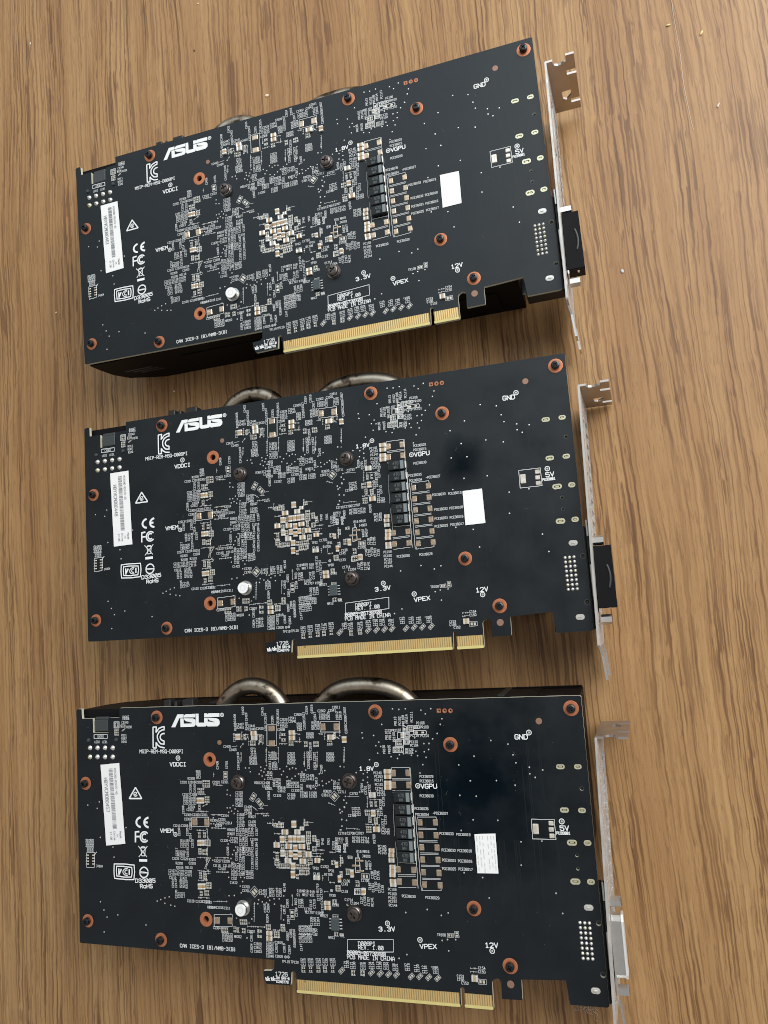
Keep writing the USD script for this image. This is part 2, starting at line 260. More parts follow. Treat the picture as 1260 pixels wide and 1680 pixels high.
# ------------------------------------------------------------------ what is printed and soldered on the boards, in millimetres from the board's lower left corner
TX = [(13.43,95.51,0,'CN301'),(11.34,92.95,0,'LED2'),(15.78,92.9,0,'LED1'),(27.84,104.44,0,'R4007'),(27.81,103.55,0,'R4008'),(27.25,101.88,0,'CD340'),(29.47,99.69,0,'R330'),(26.57,95.91,0,'R311'),(26.53,94.36,0,'R387'),(26.6,92.83,0,'R340'),(65.49,77.71,1,'R2318'),(66.7,77.71,1,'C2328'),(62.39,75.89,0,'R2309'),(58.36,74.22,0,'C2321'),(62.45,74.23,0,'C2316'),(65.97,74.24,0,'R2302'),(61.8,71.47,1,'C2316'),(64.05,71.48,1,'C2315'),(59.39,68.71,0,'C2317'),(63.34,68.74,0,'C2306'),(58.38,66.0,1,'C2329'),(59.78,66.02,1,'C2318'),(61.3,66.03,1,'C2333'),(62.64,66.04,1,'C2321'),(63.97,66.06,1,'C2335'),(57.62,61.85,1,'C2308'),(62.11,63.2,0,'C2324'),(61.27,61.9,0,'C2312'),(59.98,59.66,0,'C2309'),(64.22,59.73,0,'C2320'),(68.43,59.79,0,'C2311'),(4.58,45.91,1,'R4009'),(5.7,45.93,1,'R4001'),(6.89,45.96,1,'R4008'),(8.07,45.99,1,'R4004'),(5.19,42.99,1,'R40'),(6.5,43.03,1,'R40'),(7.82,43.06,1,'R40'),(11.58,35.5,0,'J4004'),(59.91,57.76,0,'C2302'),(54.02,54.72,0,'C2213'),(58.17,54.79,0,'C2209'),(55.15,52.01,1,'C2230'),(59.41,52.1,1,'C2205'),(61.15,54.95,1,'C2301'),(60.96,49.82,1,'C2214'),(56.19,46.9,1,'C2230'),(57.71,46.94,1,'C2211'),(59.41,46.98,1,'C2238'),(61.95,47.04,1,'C2215'),(59.39,42.89,1,'C2215'),(53.63,43.09,1,'C2217'),(56.25,43.16,0,'C2220'),(56.02,41.78,0,'R2202'),(52.92,40.16,0,'C2223'),(57.48,40.19,0,'C2229'),(61.69,40.06,0,'R2210'),(54.8,38.17,0,'R2209'),(61.63,38.39,0,'C2203'),(54.92,36.29,0,'R2109'),(59.76,36.4,0,'R2110'),(50.91,34.73,0,'C2127'),(55.17,34.77,0,'C2118'),(59.4,34.76,0,'C2109'),(50.86,33.3,0,'C2129'),(55.12,33.35,0,'R2102'),(59.34,33.24,0,'C2115'),(51.12,31.68,0,'C2112'),(56.76,31.78,0,'C1421'),(51.15,29.14,1,'C2104'),(52.74,29.2,1,'C2113'),(55.29,29.3,1,'R2108'),(56.8,29.35,1,'R2101'),(58.3,29.16,1,'R2107'),(52.71,24.64,1,'C2105'),(55.44,25.01,0,'C2121'),(55.39,23.64,0,'C2117'),(60.14,21.94,0,'C2120'),(64.61,21.88,0,'C2126'),(69.05,21.83,0,'C2122'),(70.43,19.66,0,'R2104'),(85.97,102.73,1,'C2408'),(85.92,98.84,1,'R2408'),(90.24,105.92,1,'C2422'),(91.76,103.13,1,'C2423'),(91.7,99.1,1,'R2402'),(99.98,105.44,1,'C2415'),(101.35,102.68,1,'C2514'),(101.38,98.57,1,'C2513'),(104.7,101.74,1,'C2301'),(107.59,104.44,1,'C2515'),(107.4,100.77,1,'C2516'),(117.19,98.3,1,'C2525'),(118.48,98.28,1,'R2502'),(120.24,102.8,1,'C2527'),(120.2,98.91,1,'C2526'),(121.68,105.55,1,'C2524'),(124.21,105.9,1,'C2519'),(124.2,98.68,1,'R2618'),(125.53,102.69,1,'C2617'),(125.59,98.81,1,'C2605'),(132.0,102.8,1,'C2625'),(135.99,102.72,1,'C2612'),(137.52,102.69,1,'C2618'),(126.98,98.89,1,'R2604'),(139.75,104.63,1,'C2607'),(139.85,100.8,1,'C2606'),(139.83,96.92,1,'C2605'),(85.29,94.02,1,'C2410'),(88.5,99.93,0,'C2407'),(88.61,98.43,0,'R2410'),(94.33,99.1,0,'C2441'),(94.44,97.66,0,'C2440'),(98.34,97.85,0,'C2420'),(110.3,101.63,0,'C2529'),(110.22,100.05,0,'C2513'),(110.26,98.67,0,'C2512'),(108.93,97.17,0,'C2508'),(114.47,102.16,0,'C2541'),(114.51,100.73,0,'C2540'),(117.31,103.62,0,'C2509'),(122.73,95.19,0,'R2605'),(122.65,93.83,0,'R2505'),(128.82,104.98,0,'C2302'),(133.78,105.12,0,'C2541'),(135.83,106.43,0,'C2611'),(129.33,103.21,0,'C2624'),(129.25,101.86,0,'C2623'),(94.38,85.0,0,'R2400'),(94.43,83.72,0,'R2401'),(94.49,82.45,0,'R2403'),(113.38,86.74,0,'C2521'),(113.3,85.34,0,'R2501'),(113.23,83.98,0,'R2500'),(113.16,82.62,0,'R2503'),(131.88,86.51,0,'R2601'),(131.8,85.17,0,'R2600'),(131.72,83.84,0,'R2603'),(93.92,87.66,1,'C2423'),(95.43,87.64,1,'C2417'),(86.87,85.66,1,'C2418'),(86.81,81.55,1,'C2416'),(102.66,85.81,1,'C2417'),(102.57,81.76,1,'C2411'),(104.09,85.8,1,'R2506'),(104.16,81.5,1,'C2501'),(105.51,85.79,1,'R2507'),(105.58,81.49,1,'C2507'),(121.26,85.69,1,'C2522'),(121.33,81.94,1,'C2525'),(122.37,85.68,1,'C2523'),(124.29,85.42,1,'C2522'),(124.34,81.44,1,'C2521'),(127.28,79.94,1,'C2420'),(122.59,89.67,1,'C2516'),(76.17,81.84,1,'C2406'),(80.94,81.98,1,'C2701'),(81.57,90.08,0,'C2425'),(84.35,88.61,0,'C2405'),(75.27,74.26,0,'C2322'),(79.73,74.38,0,'C2321'),(86.7,69.72,0,'C2703'),(86.64,68.29,0,'C2702'),(86.57,66.77,0,'R3630'),(86.51,65.35,0,'C1427'),(86.62,63.99,0,'C3607'),(96.35,74.07,0,'R3612'),(100.37,74.08,0,'C1408'),(100.3,72.67,0,'C1426'),(101.56,71.52,0,'R2601'),(107.82,71.95,0,'R3618'),(107.75,70.6,0,'C3612'),(105.62,68.59,0,'C1332'),(114.5,73.98,0,'R3620'),(114.53,72.48,0,'C1326'),(114.45,70.84,0,'C1330'),(112.45,68.99,0,'C1306'),(112.38,67.6,0,'C1307'),(121.9,77.22,0,'C1435'),(121.82,75.83,0,'C1412'),(121.76,72.66,0,'R3615'),(118.45,69.77,0,'C1340'),(118.38,68.44,0,'C1306'),(122.76,69.8,0,'C1326'),(122.68,68.47,0,'C1323'),(129.59,70.58,0,'R3620'),(128.73,68.96,0,'C3617'),(101.55,77.21,1,'C1424'),(102.98,77.21,1,'C1425'),(104.2,74.19,1,'R3611'),(105.62,74.2,1,'C1403'),(106.92,74.2,1,'R3610'),(101.42,68.66,1,'C3603'),(110.84,73.71,1,'R3621'),(111.97,73.72,1,'C1511'),(117.53,76.47,1,'C1432'),(118.92,76.47,1,'C1430'),(117.46,72.0,1,'C3611'),(124.62,74.5,1,'C3613'),(133.06,73.3,1,'C2752'),(134.75,72.57,1,'C2712'),(162.58,99.87,1,'PR113'),(164.56,99.93,1,'PC102'),(166.13,100.14,1,'PR1108'),(167.73,100.74,1,'PR114'),(169.95,101.52,1,'PC1111'),(158.19,94.43,1,'PR1101'),(159.76,94.41,1,'PR1102'),(161.52,93.41,1,'PR1101'),(156.73,88.12,1,'PR136'),(159.08,88.1,1,'PR105'),(173.66,98.93,0,'PC106'),(175.27,97.21,0,'PR100'),(162.74,96.07,0,'PR1107'),(170.84,93.77,0,'PC116'),(175.27,93.61,0,'PC101'),(170.14,91.13,0,'PC120'),(170.29,89.68,0,'PC104'),(167.97,87.92,0,'PR126'),(167.88,86.67,0,'PR104'),(153.2,78.35,0,'PC146'),(153.47,76.9,0,'PC163'),(153.53,75.3,0,'PC147'),(153.51,73.52,0,'PC162'),(153.46,71.93,0,'C2741'),(154.16,70.59,0,'C2724'),(154.18,69.29,0,'C2723'),(174.72,76.91,0,'PCE36029'),(174.69,75.02,0,'PCE36015'),(174.25,68.97,0,'PCE36030'),(145.69,72.13,1,'R2704'),(147.32,71.17,1,'C2721'),(148.98,71.67,1,'C2722'),(153.66,65.45,1,'C2720'),(155.03,66.42,1,'C2719'),(141.81,69.69,0,'C2732'),(134.45,72.08,0,'C2751'),(136.5,70.38,0,'C2711'),(171.66,63.76,0,'PCE36035'),(171.74,61.41,0,'PCE36034'),(179.64,61.99,0,'*PCE36027'),(181.67,53.89,0,'PCE36033'),(188.76,53.67,0,'PCE36019'),(182.11,47.29,0,'PCE36032'),(188.85,47.25,0,'PCE36018'),(181.95,43.29,0,'PCE36031'),(188.68,43.17,0,'PCE36016'),(181.7,39.94,0,'PCE36025'),(188.63,39.98,0,'PCE36017'),(163.6,28.36,0,'PCE36030'),(173.73,28.24,0,'PCE36029'),(153.2,48.08,0,'PC140'),(153.22,46.81,0,'PC150'),(153.13,45.48,0,'PC143'),(156.52,30.84,0,'PC159'),(156.5,29.08,0,'PC160'),(156.5,27.45,0,'PC161'),(156.5,25.97,0,'PC157'),(156.5,24.44,0,'PC144'),(155.2,54.85,0,'C2715'),(155.22,53.66,0,'C2755'),(140.45,60.48,0,'C2716'),(135.46,53.06,0,'C2718'),(139.46,53.15,0,'C2706'),(143.44,53.23,0,'C2707'),(141.73,51.23,0,'R2702'),(145.79,51.23,0,'C2714'),(141.64,49.84,0,'R2718'),(145.7,49.79,0,'C2705'),(133.98,50.72,0,'R1908'),(133.91,49.42,0,'C213'),(142.71,45.77,0,'R16'),(145.86,45.76,0,'MR16'),(145.84,43.86,0,'J4003'),(144.69,33.89,0,'C1706'),(136.84,25.8,0,'C1714'),(139.39,24.5,0,'C1204'),(136.4,33.44,0,'C136'),(135.37,32.12,0,'C145'),(135.19,29.13,0,'C133'),(141.08,62.18,1,'C2712'),(142.41,62.2,1,'C2713'),(143.74,62.21,1,'C2714'),(152.37,61.61,1,'C2740'),(153.72,62.34,1,'C2718'),(154.19,57.59,1,'C2717'),(155.42,59.03,1,'C2713'),(149.86,51.08,1,'R2709'),(137.39,49.6,1,'R4009'),(133.9,46.63,1,'R202'),(136.27,46.93,1,'R4009'),(132.53,47.08,1,'C1701'),(145.77,40.3,1,'R4007'),(147.34,40.35,1,'R4017'),(148.02,36.37,1,'C138'),(149.32,36.42,1,'C1704'),(150.71,36.23,1,'C1705'),(146.63,31.62,1,'C149'),(148.05,31.2,1,'C1701'),(149.38,31.73,1,'C1710'),(150.79,31.08,1,'C1703'),(152.32,30.91,1,'C139'),(142.61,25.82,1,'C137'),(144.06,25.65,1,'C1736'),(145.71,25.49,1,'C1707'),(147.32,25.42,1,'MC141'),(176.56,13.86,0,'TR108'),(90.96,63.53,0,'C1428'),(90.89,62.12,0,'R3613'),(90.83,60.76,0,'C1408'),(92.78,59.28,0,'R3627'),(92.68,57.12,0,'C1435'),(92.62,55.67,0,'R3629'),(87.03,60.1,0,'C1306'),(86.97,58.59,0,'C1227'),(86.89,56.93,0,'C1228'),(86.94,55.42,0,'C1232'),(81.96,53.46,0,'R3603'),(82.01,51.7,0,'R3607'),(83.38,49.82,0,'C1276'),(83.32,48.31,0,'C1251'),(78.37,48.7,0,'C1220'),(86.39,45.64,0,'C1216'),(86.34,44.39,0,'C1235'),(93.19,49.54,0,'C1218'),(86.01,34.43,0,'C1329'),(82.27,30.73,0,'C1422'),(84.97,52.74,1,'C1295'),(86.59,52.59,1,'R1422'),(86.4,48.45,1,'C1297'),(86.09,41.45,1,'C1346'),(85.9,37.09,1,'C1203'),(88.15,52.66,1,'C1304'),(87.97,48.6,1,'C1246'),(87.79,44.55,1,'R1240'),(87.61,40.51,1,'C1235'),(87.43,36.49,1,'R1232'),(89.59,52.46,1,'C1200'),(89.41,48.46,1,'C1253'),(89.23,44.46,1,'C1242'),(91.04,52.74,1,'C1274'),(90.66,44.38,1,'C1250'),(92.48,52.77,1,'C1246'),(92.22,46.97,1,'C1428'),(92.03,42.86,1,'R1276'),(91.84,38.77,1,'C1292'),(91.65,34.69,1,'R1242'),(94.67,52.94,1,'C1267'),(94.37,46.59,1,'C1284'),(94.19,42.62,1,'C1409'),(94.0,38.66,1,'C1352'),(84.09,42.08,1,'C1216'),(81.99,37.77,1,'C1290'),(81.82,33.79,1,'C1323'),(83.49,37.45,1,'C1247'),(83.33,33.72,1,'R1320'),(84.88,37.49,1,'C1214'),(89.06,34.41,1,'C1440'),(90.38,34.46,1,'C1391'),(79.94,44.21,1,'C2209'),(100.08,27.35,1,'R3602'),(101.48,27.41,1,'C1427'),(103.45,27.49,1,'C1323'),(105.01,27.56,1,'C2601'),(107.01,29.58,1,'MC140'),(126.19,49.33,1,'TP40'),(128.96,49.49,1,'TP01'),(131.14,48.0,1,'C1701'),(132.5,48.28,1,'C1703'),(133.74,46.63,1,'R202'),(136.16,46.93,1,'R4009'),(88.25,29.18,0,'C2700'),(88.18,27.5,0,'C2701'),(96.73,27.95,0,'C1457'),(96.55,26.57,0,'C1423'),(79.11,59.58,0,'C2314'),(73.41,57.46,0,'R2304'),(77.45,57.93,0,'C2325'),(76.62,56.35,0,'C2210'),(80.74,56.42,0,'C2214'),(75.69,55.21,0,'R2204'),(74.65,39.8,0,'C2227'),(78.87,39.82,0,'C2209'),(74.1,37.77,0,'C2116'),(79.2,37.83,0,'C2110'),(76.8,36.46,0,'C2107'),(71.32,19.7,0,'R2104'),(74.83,19.76,0,'C2106'),(78.61,19.69,0,'C211'),(68.17,22.04,0,'C2122'),(133.98,50.72,0,'R1308'),(133.91,49.42,0,'C213'),(135.46,53.06,0,'C2718'),(126.57,38.97,0,'C1702'),(128.01,35.81,0,'R1708'),(129.44,37.39,0,'TP31'),(129.39,27.28,0,'TP30'),(122.61,35.86,0,'C146'),(130.65,23.4,0,'C140'),(122.2,38.2,0,'TP32'),(114.02,28.51,0,'C18'),(116.87,28.53,0,'NR18'),(120.12,28.32,0,'R18'),(113.49,26.85,0,'C1'),(116.78,26.98,0,'NR17'),(120.04,26.88,0,'R11'),(117.83,21.14,0,'C1707'),(118.46,19.84,0,'MC1707'),(122.78,19.71,0,'PJPU'),(125.14,18.73,0,'MR527'),(128.11,10.07,0,'NR12'),(132.94,11.05,0,'TR1'),(122.71,29.96,1,'R1719'),(122.77,26.14,1,'C172'),(124.33,28.11,1,'C1737'),(124.41,24.78,1,'C171'),(124.48,21.22,1,'MR171'),(113.74,23.35,1,'C1232'),(115.11,23.41,1,'C1308'),(119.21,23.59,1,'C142'),(120.83,23.43,1,'C1710'),(112.13,24.0,1,'R101'),(112.18,19.68,1,'C2704'),(108.06,23.09,1,'C2601'),(106.42,20.36,1,'C2615'),(108.15,16.36,1,'C2614'),(97.22,20.66,1,'C2625'),(98.8,20.73,1,'C2604'),(98.14,16.34,1,'R2304'),(119.07,16.2,1,'C1206'),(120.69,16.19,1,'C1205'),(122.21,16.27,1,'C1204'),(119.92,11.97,1,'C158'),(120.99,11.8,1,'R150'),(113.7,5.23,1,'C147'),(113.54,12.34,1,'C1566'),(113.36,9.0,1,'C1613'),(114.85,12.41,1,'C1218'),(114.67,9.07,1,'C1762'),(116.16,12.48,1,'C1628'),(115.97,9.15,1,'C1574'),(117.41,12.55,1,'C1585'),(117.23,9.22,1,'C1209'),(118.6,12.61,1,'C1663'),(118.42,9.29,1,'C1247'),(73.02,11.03,0,'C2304'),(83.3,7.92,0,'NR202'),(89.97,10.48,0,'C2807'),(92.95,5.43,0,'C2820'),(92.88,3.88,0,'C2812'),(92.97,2.3,0,'C2823'),(98.87,6.16,0,'C2802'),(98.81,4.81,0,'R2801'),(98.74,3.51,0,'R2800'),(98.68,2.17,0,'C2801'),(98.61,0.73,0,'C2848'),(103.06,0.91,0,'C2826'),(103.12,6.6,0,'C2819'),(106.15,-1.03,0,'TP119'),(110.26,-1.0,0,'TP120'),(76.07,7.37,1,'C2203'),(77.52,7.45,1,'R2202'),(78.78,7.28,1,'C2204'),(80.23,7.36,1,'R2203'),(90.03,8.16,1,'C2813'),(89.93,3.56,1,'C2824'),(101.9,4.28,1,'C2821'),(105.61,4.5,1,'C2818'),(108.06,3.94,1,'C2824'),(107.53,9.62,1,'R2807'),(109.08,10.9,1,'C2801'),(110.61,10.75,1,'R2810'),(110.68,6.94,1,'R2808'),(113.71,-0.68,1,'C132'),(114.9,-0.6,1,'C115'),(117.07,-0.46,1,'C129'),(118.42,-0.38,1,'C116'),(120.74,-0.22,1,'C113'),(122.03,-0.14,1,'C134'),(123.8,-0.03,1,'C117'),(125.14,0.06,1,'C139'),(127.27,0.2,1,'C136'),(128.6,0.29,1,'C124'),(133.57,-0.32,1,'C121'),(134.72,-0.24,1,'C126'),(136.32,-0.6,1,'C121'),(137.63,-0.51,1,'C138'),(140.85,-0.53,1,'C126'),(142.25,-0.44,1,'C118'),(144.75,-0.04,1,'C134'),(146.04,0.04,1,'C124'),(148.1,0.18,1,'C113'),(149.28,0.26,1,'C128'),(151.16,0.15,1,'C133'),(152.43,0.24,1,'C134'),(155.2,-0.04,1,'C135'),(156.46,0.05,1,'C121'),(160.5,0.32,1,'C137'),(161.6,0.39,1,'C119'),(164.47,0.13,1,'C111'),(165.57,0.21,1,'C123'),(167.83,-0.09,1,'C112'),(168.92,-0.02,1,'C116'),(172.45,-0.0,1,'C120'),(173.63,0.08,1,'C126'),(183.29,-1.62,0,'C153'),(183.29,-2.9,0,'C156'),(185.01,-4.15,0,'C152'),(171.36,1.13,0,'*'),(192.36,2.08,0,'C154'),(192.24,0.64,0,'C150')]
RG = [(44.83,103.89,3.15,1),(72.26,84.35,3.24,0),(4.4,73.52,3.05,1),(4.61,10.6,2.99,1),(44.15,4.31,3.05,1),(67.76,14.42,3.18,0),(153.76,103.97,3.17,1),(186.06,89.85,3.08,1),(190.96,24.8,2.98,1),(236.83,103.55,3.08,1),(203.95,3.62,3.04,1)]
VI = [(5.42,63.35),(10.8,61.91),(12.04,64.93),(26.67,53.38),(12.3,48.59),(19.21,44.36),(19.75,39.8),(11.78,19.43),(13.64,15.83),(15.3,12.7),(21.2,14.02),(13.56,6.05),(36.34,10.34),(42.64,21.06),(44.5,21.85),(46.73,22.66),(49.01,23.22),(46.6,20.27),(49.69,19.6),(51.8,19.25),(90.39,80.52),(92.2,80.52),(92.76,78.89),(98.0,80.86),(98.16,79.39),(100.03,80.09),(99.45,78.73),(97.1,77.82),(98.56,76.96),(100.91,81.61),(100.53,77.36),(99.7,75.54),(107.33,80.08),(109.09,79.02),(108.05,77.62),(110.72,81.13),(112.12,79.97),(113.56,80.57),(115.17,80.21),(110.71,76.56),(113.04,75.92),(114.66,76.92),(116.27,77.87),(117.99,78.76),(119.81,79.56),(126.24,77.96),(128.89,79.35),(125.91,73.17),(127.54,72.93),(129.29,73.83),(130.58,74.52),(131.87,75.26),(127.43,74.85),(121.87,71.62),(124.07,71.64),(136.17,81.06),(137.94,80.81),(80.82,70.8),(80.62,68.86),(82.25,68.46),(80.43,63.0),(81.9,63.02),(83.41,64.05),(84.34,62.54),(82.54,61.56),(81.06,61.03),(83.85,60.56),(85.7,61.55),(137.09,66.83),(137.14,64.06),(134.87,62.97),(161.68,105.07),(164.48,104.76),(167.45,104.98),(174.24,104.19),(176.12,102.65),(178.62,104.76),(183.15,100.48),(182.33,98.15),(180.69,94.44),(178.52,92.27),(176.81,90.38),(174.58,90.36),(176.48,87.9),(174.54,87.01),(170.83,87.18),(171.47,85.4),(168.78,85.56),(175.13,84.66),(173.5,81.71),(165.33,86.26),(163.5,85.89),(162.51,84.3),(159.71,85.09),(153.74,86.54),(155.29,89.35),(153.1,89.71),(154.51,91.16),(152.38,94.02),(147.27,93.01),(147.14,95.23),(156.37,98.61),(149.87,83.84),(195.7,85.01),(188.95,81.52),(193.36,75.15),(195.41,68.99),(188.5,69.26),(172.03,78.24),(170.72,92.8),(143.42,78.45),(146.69,77.96),(148.53,78.54),(148.5,76.5),(146.41,75.24),(148.36,74.32),(137.94,80.81),(136.22,81.06),(135.34,75.36),(144.51,70.29),(137.89,68.44),(136.99,66.88),(138.2,65.68),(137.18,63.82),(136.0,62.11),(134.87,62.92),(135.16,61.52),(161.84,21.83),(171.21,23.47),(177.08,21.43),(180.05,22.57),(176.69,11.66),(178.97,12.15),(182.38,12.34),(193.36,59.6),(188.01,55.26),(187.94,38.6),(134.87,62.92),(135.53,58.71),(137.76,58.46),(135.53,55.96),(134.63,54.45),(179.13,7.81),(161.19,5.26),(157.71,3.54),(79.86,32.87),(85.84,33.09),(86.74,31.34),(87.73,33.01),(79.71,25.03),(82.38,25.24),(85.84,26.52),(85.5,29.32),(94.28,23.93),(96.05,23.14),(98.06,22.88),(99.63,23.93),(101.8,24.65),(104.31,24.76),(106.49,26.07),(93.8,22.21),(92.22,22.38),(98.85,25.11),(97.51,25.39),(101.91,22.43),(80.32,50.51),(80.24,47.23),(80.89,48.76),(83.92,46.07),(83.04,44.55),(82.21,42.77),(81.37,41.0),(134.87,62.82),(135.11,61.47),(137.03,64.06),(135.59,58.81),(135.48,56.05),(135.01,54.45),(87.85,7.65),(89.27,13.94),(90.49,15.71),(105.93,16.1),(73.15,58.48),(73.23,55.93),(71.86,55.91),(72.12,39.97),(90.6,15.72),(89.27,13.94),(87.84,7.55),(83.06,15.68),(80.24,17.16),(203.22,91.3),(210.15,89.69),(211.91,85.46),(212.8,82.28),(218.14,80.5),(218.08,77.94),(220.14,76.5),(223.38,79.42),(195.74,84.97),(193.43,75.11),(204.27,75.25),(211.77,73.39),(195.38,68.95),(193.34,59.56),(203.54,59.51),(212.26,51.34),(211.6,42.28),(195.48,36.97),(197.57,29.13),(220.63,51.8),(224.46,32.08),(226.37,24.59)]
CAP = [(66.32,66.23,2.16,2.68),(68.12,66.24,1.56,2.68),(65.92,47.57,2.15,2.65),(67.72,47.61,1.55,2.64),(65.57,28.64,2.14,2.61),(67.47,28.72,1.54,2.61),(87.39,94.36,2.35,2.84),(95.47,95.94,3.01,1.95),(95.61,93.79,3.01,2.26),(114.24,95.92,2.92,2.02),(114.12,93.65,2.92,2.12),(132.69,93.65,3.26,2.29),(138.97,92.58,2.15,2.87),(165.35,93.78,1.29,2.02),(157.77,79.05,3.21,1.93),(157.73,76.89,3.21,1.93),(157.56,74.34,3.21,1.92),(157.53,72.43,3.21,1.92),(150.34,69.26,3.14,2.31),(150.32,61.74,2.09,2.88),(151.36,55.18,3.12,2.29),(157.5,46.63,2.67,1.79),(157.28,44.75,2.66,1.79),(157.24,42.64,2.66,1.79),(157.47,40.07,2.76,1.69),(157.36,38.39,2.76,1.69),(157.25,36.75,2.76,1.69),(157.29,34.33,2.86,1.59),(157.34,32.8,2.86,1.59),(139.09,36.73,1.58,3.33),(143.73,29.6,1.78,2.92),(113.12,56.55,2.22,3.06),(108.65,53.17,3.12,2.27),(114.66,53.29,2.87,2.26),(107.21,50.04,2.12,2.96),(111.18,50.28,1.89,3.05),(113.18,50.32,1.88,3.04),(115.17,50.37,1.88,3.04),(117.16,50.41,1.87,3.03),(104.56,47.62,2.92,2.37),(110.29,47.17,3.22,2.26),(116.55,47.23,2.97,2.15),(113.42,46.52,2.1,3.04),(107.08,44.15,1.9,3.05),(111.14,44.17,2.0,2.94),(115.28,44.13,1.87,2.83),(119.5,44.01,2.73,2.43),(113.29,42.96,2.21,2.54),(109.59,41.05,3.11,2.25),(116.6,41.12,3.07,2.24),(123.45,41.61,2.5,2.03),(111.91,38.93,2.21,2.83),(111.62,35.43,1.99,3.21),(116.95,54.8,1.87,1.67),(127.03,24.16,2.95,1.71),(127.08,22.27,2.94,1.81),(132.24,40.07,1.39,2.49),(133.23,34.38,1.49,2.96),(122.66,34.38,3.03,1.83),(98.97,10.34,2.91,1.83),(98.98,8.23,2.9,1.93),(189.28,-1.86,2.67,2.48)]
PD = [(4.81,40.22,1.71,0.64),(8.29,40.32,1.7,0.64),(4.79,38.84,1.71,0.64),(8.26,38.94,1.7,0.64),(4.76,37.51,1.71,0.64),(8.24,37.62,1.7,0.64),(4.74,36.18,1.71,0.64),(8.21,36.29,1.7,0.63),(63.5,56.53,2.65,3.19),(69.68,56.53,2.62,3.17),(104.1,97.76,3.15,2.46),(103.95,91.23,3.14,2.65),(129.03,98.0,2.42,3.11),(135.44,97.89,2.72,3.09),(171.52,94.96,1.49,1.01),(174.39,94.92,1.27,0.8),(166.48,96.39,0.99,1.21),(160.23,78.2,2.17,2.8),(166.68,78.29,2.25,2.78),(160.05,73.3,2.17,2.79),(166.69,73.28,2.25,2.77),(159.78,38.98,2.14,2.63),(166.47,38.97,2.22,2.61),(159.89,34.0,2.14,2.62),(166.51,33.92,2.21,2.6),(170.59,58.1,2.12,2.64),(177.22,58.22,2.19,2.62),(170.59,53.09,2.11,2.63),(177.15,53.09,2.19,2.61),(170.64,48.15,2.11,2.62),(177.18,48.13,2.19,2.61),(170.63,43.18,2.11,2.61),(177.26,43.24,2.18,2.6),(170.68,38.18,2.1,2.6),(177.28,38.09,2.18,2.59),(170.72,33.25,2.1,2.59),(177.41,33.19,2.17,2.58),(142.73,41.87,3.42,0.86),(140.89,39.79,3.69,0.86),(142.73,37.67,3.41,0.86),(73.26,14.1,2.69,2.87),(79.72,14.33,2.43,2.86),(218.61,56.45,2.37,4.0),(224.88,58.76,2.03,1.78),(224.77,56.31,2.03,1.78),(224.82,53.87,2.03,1.78)]
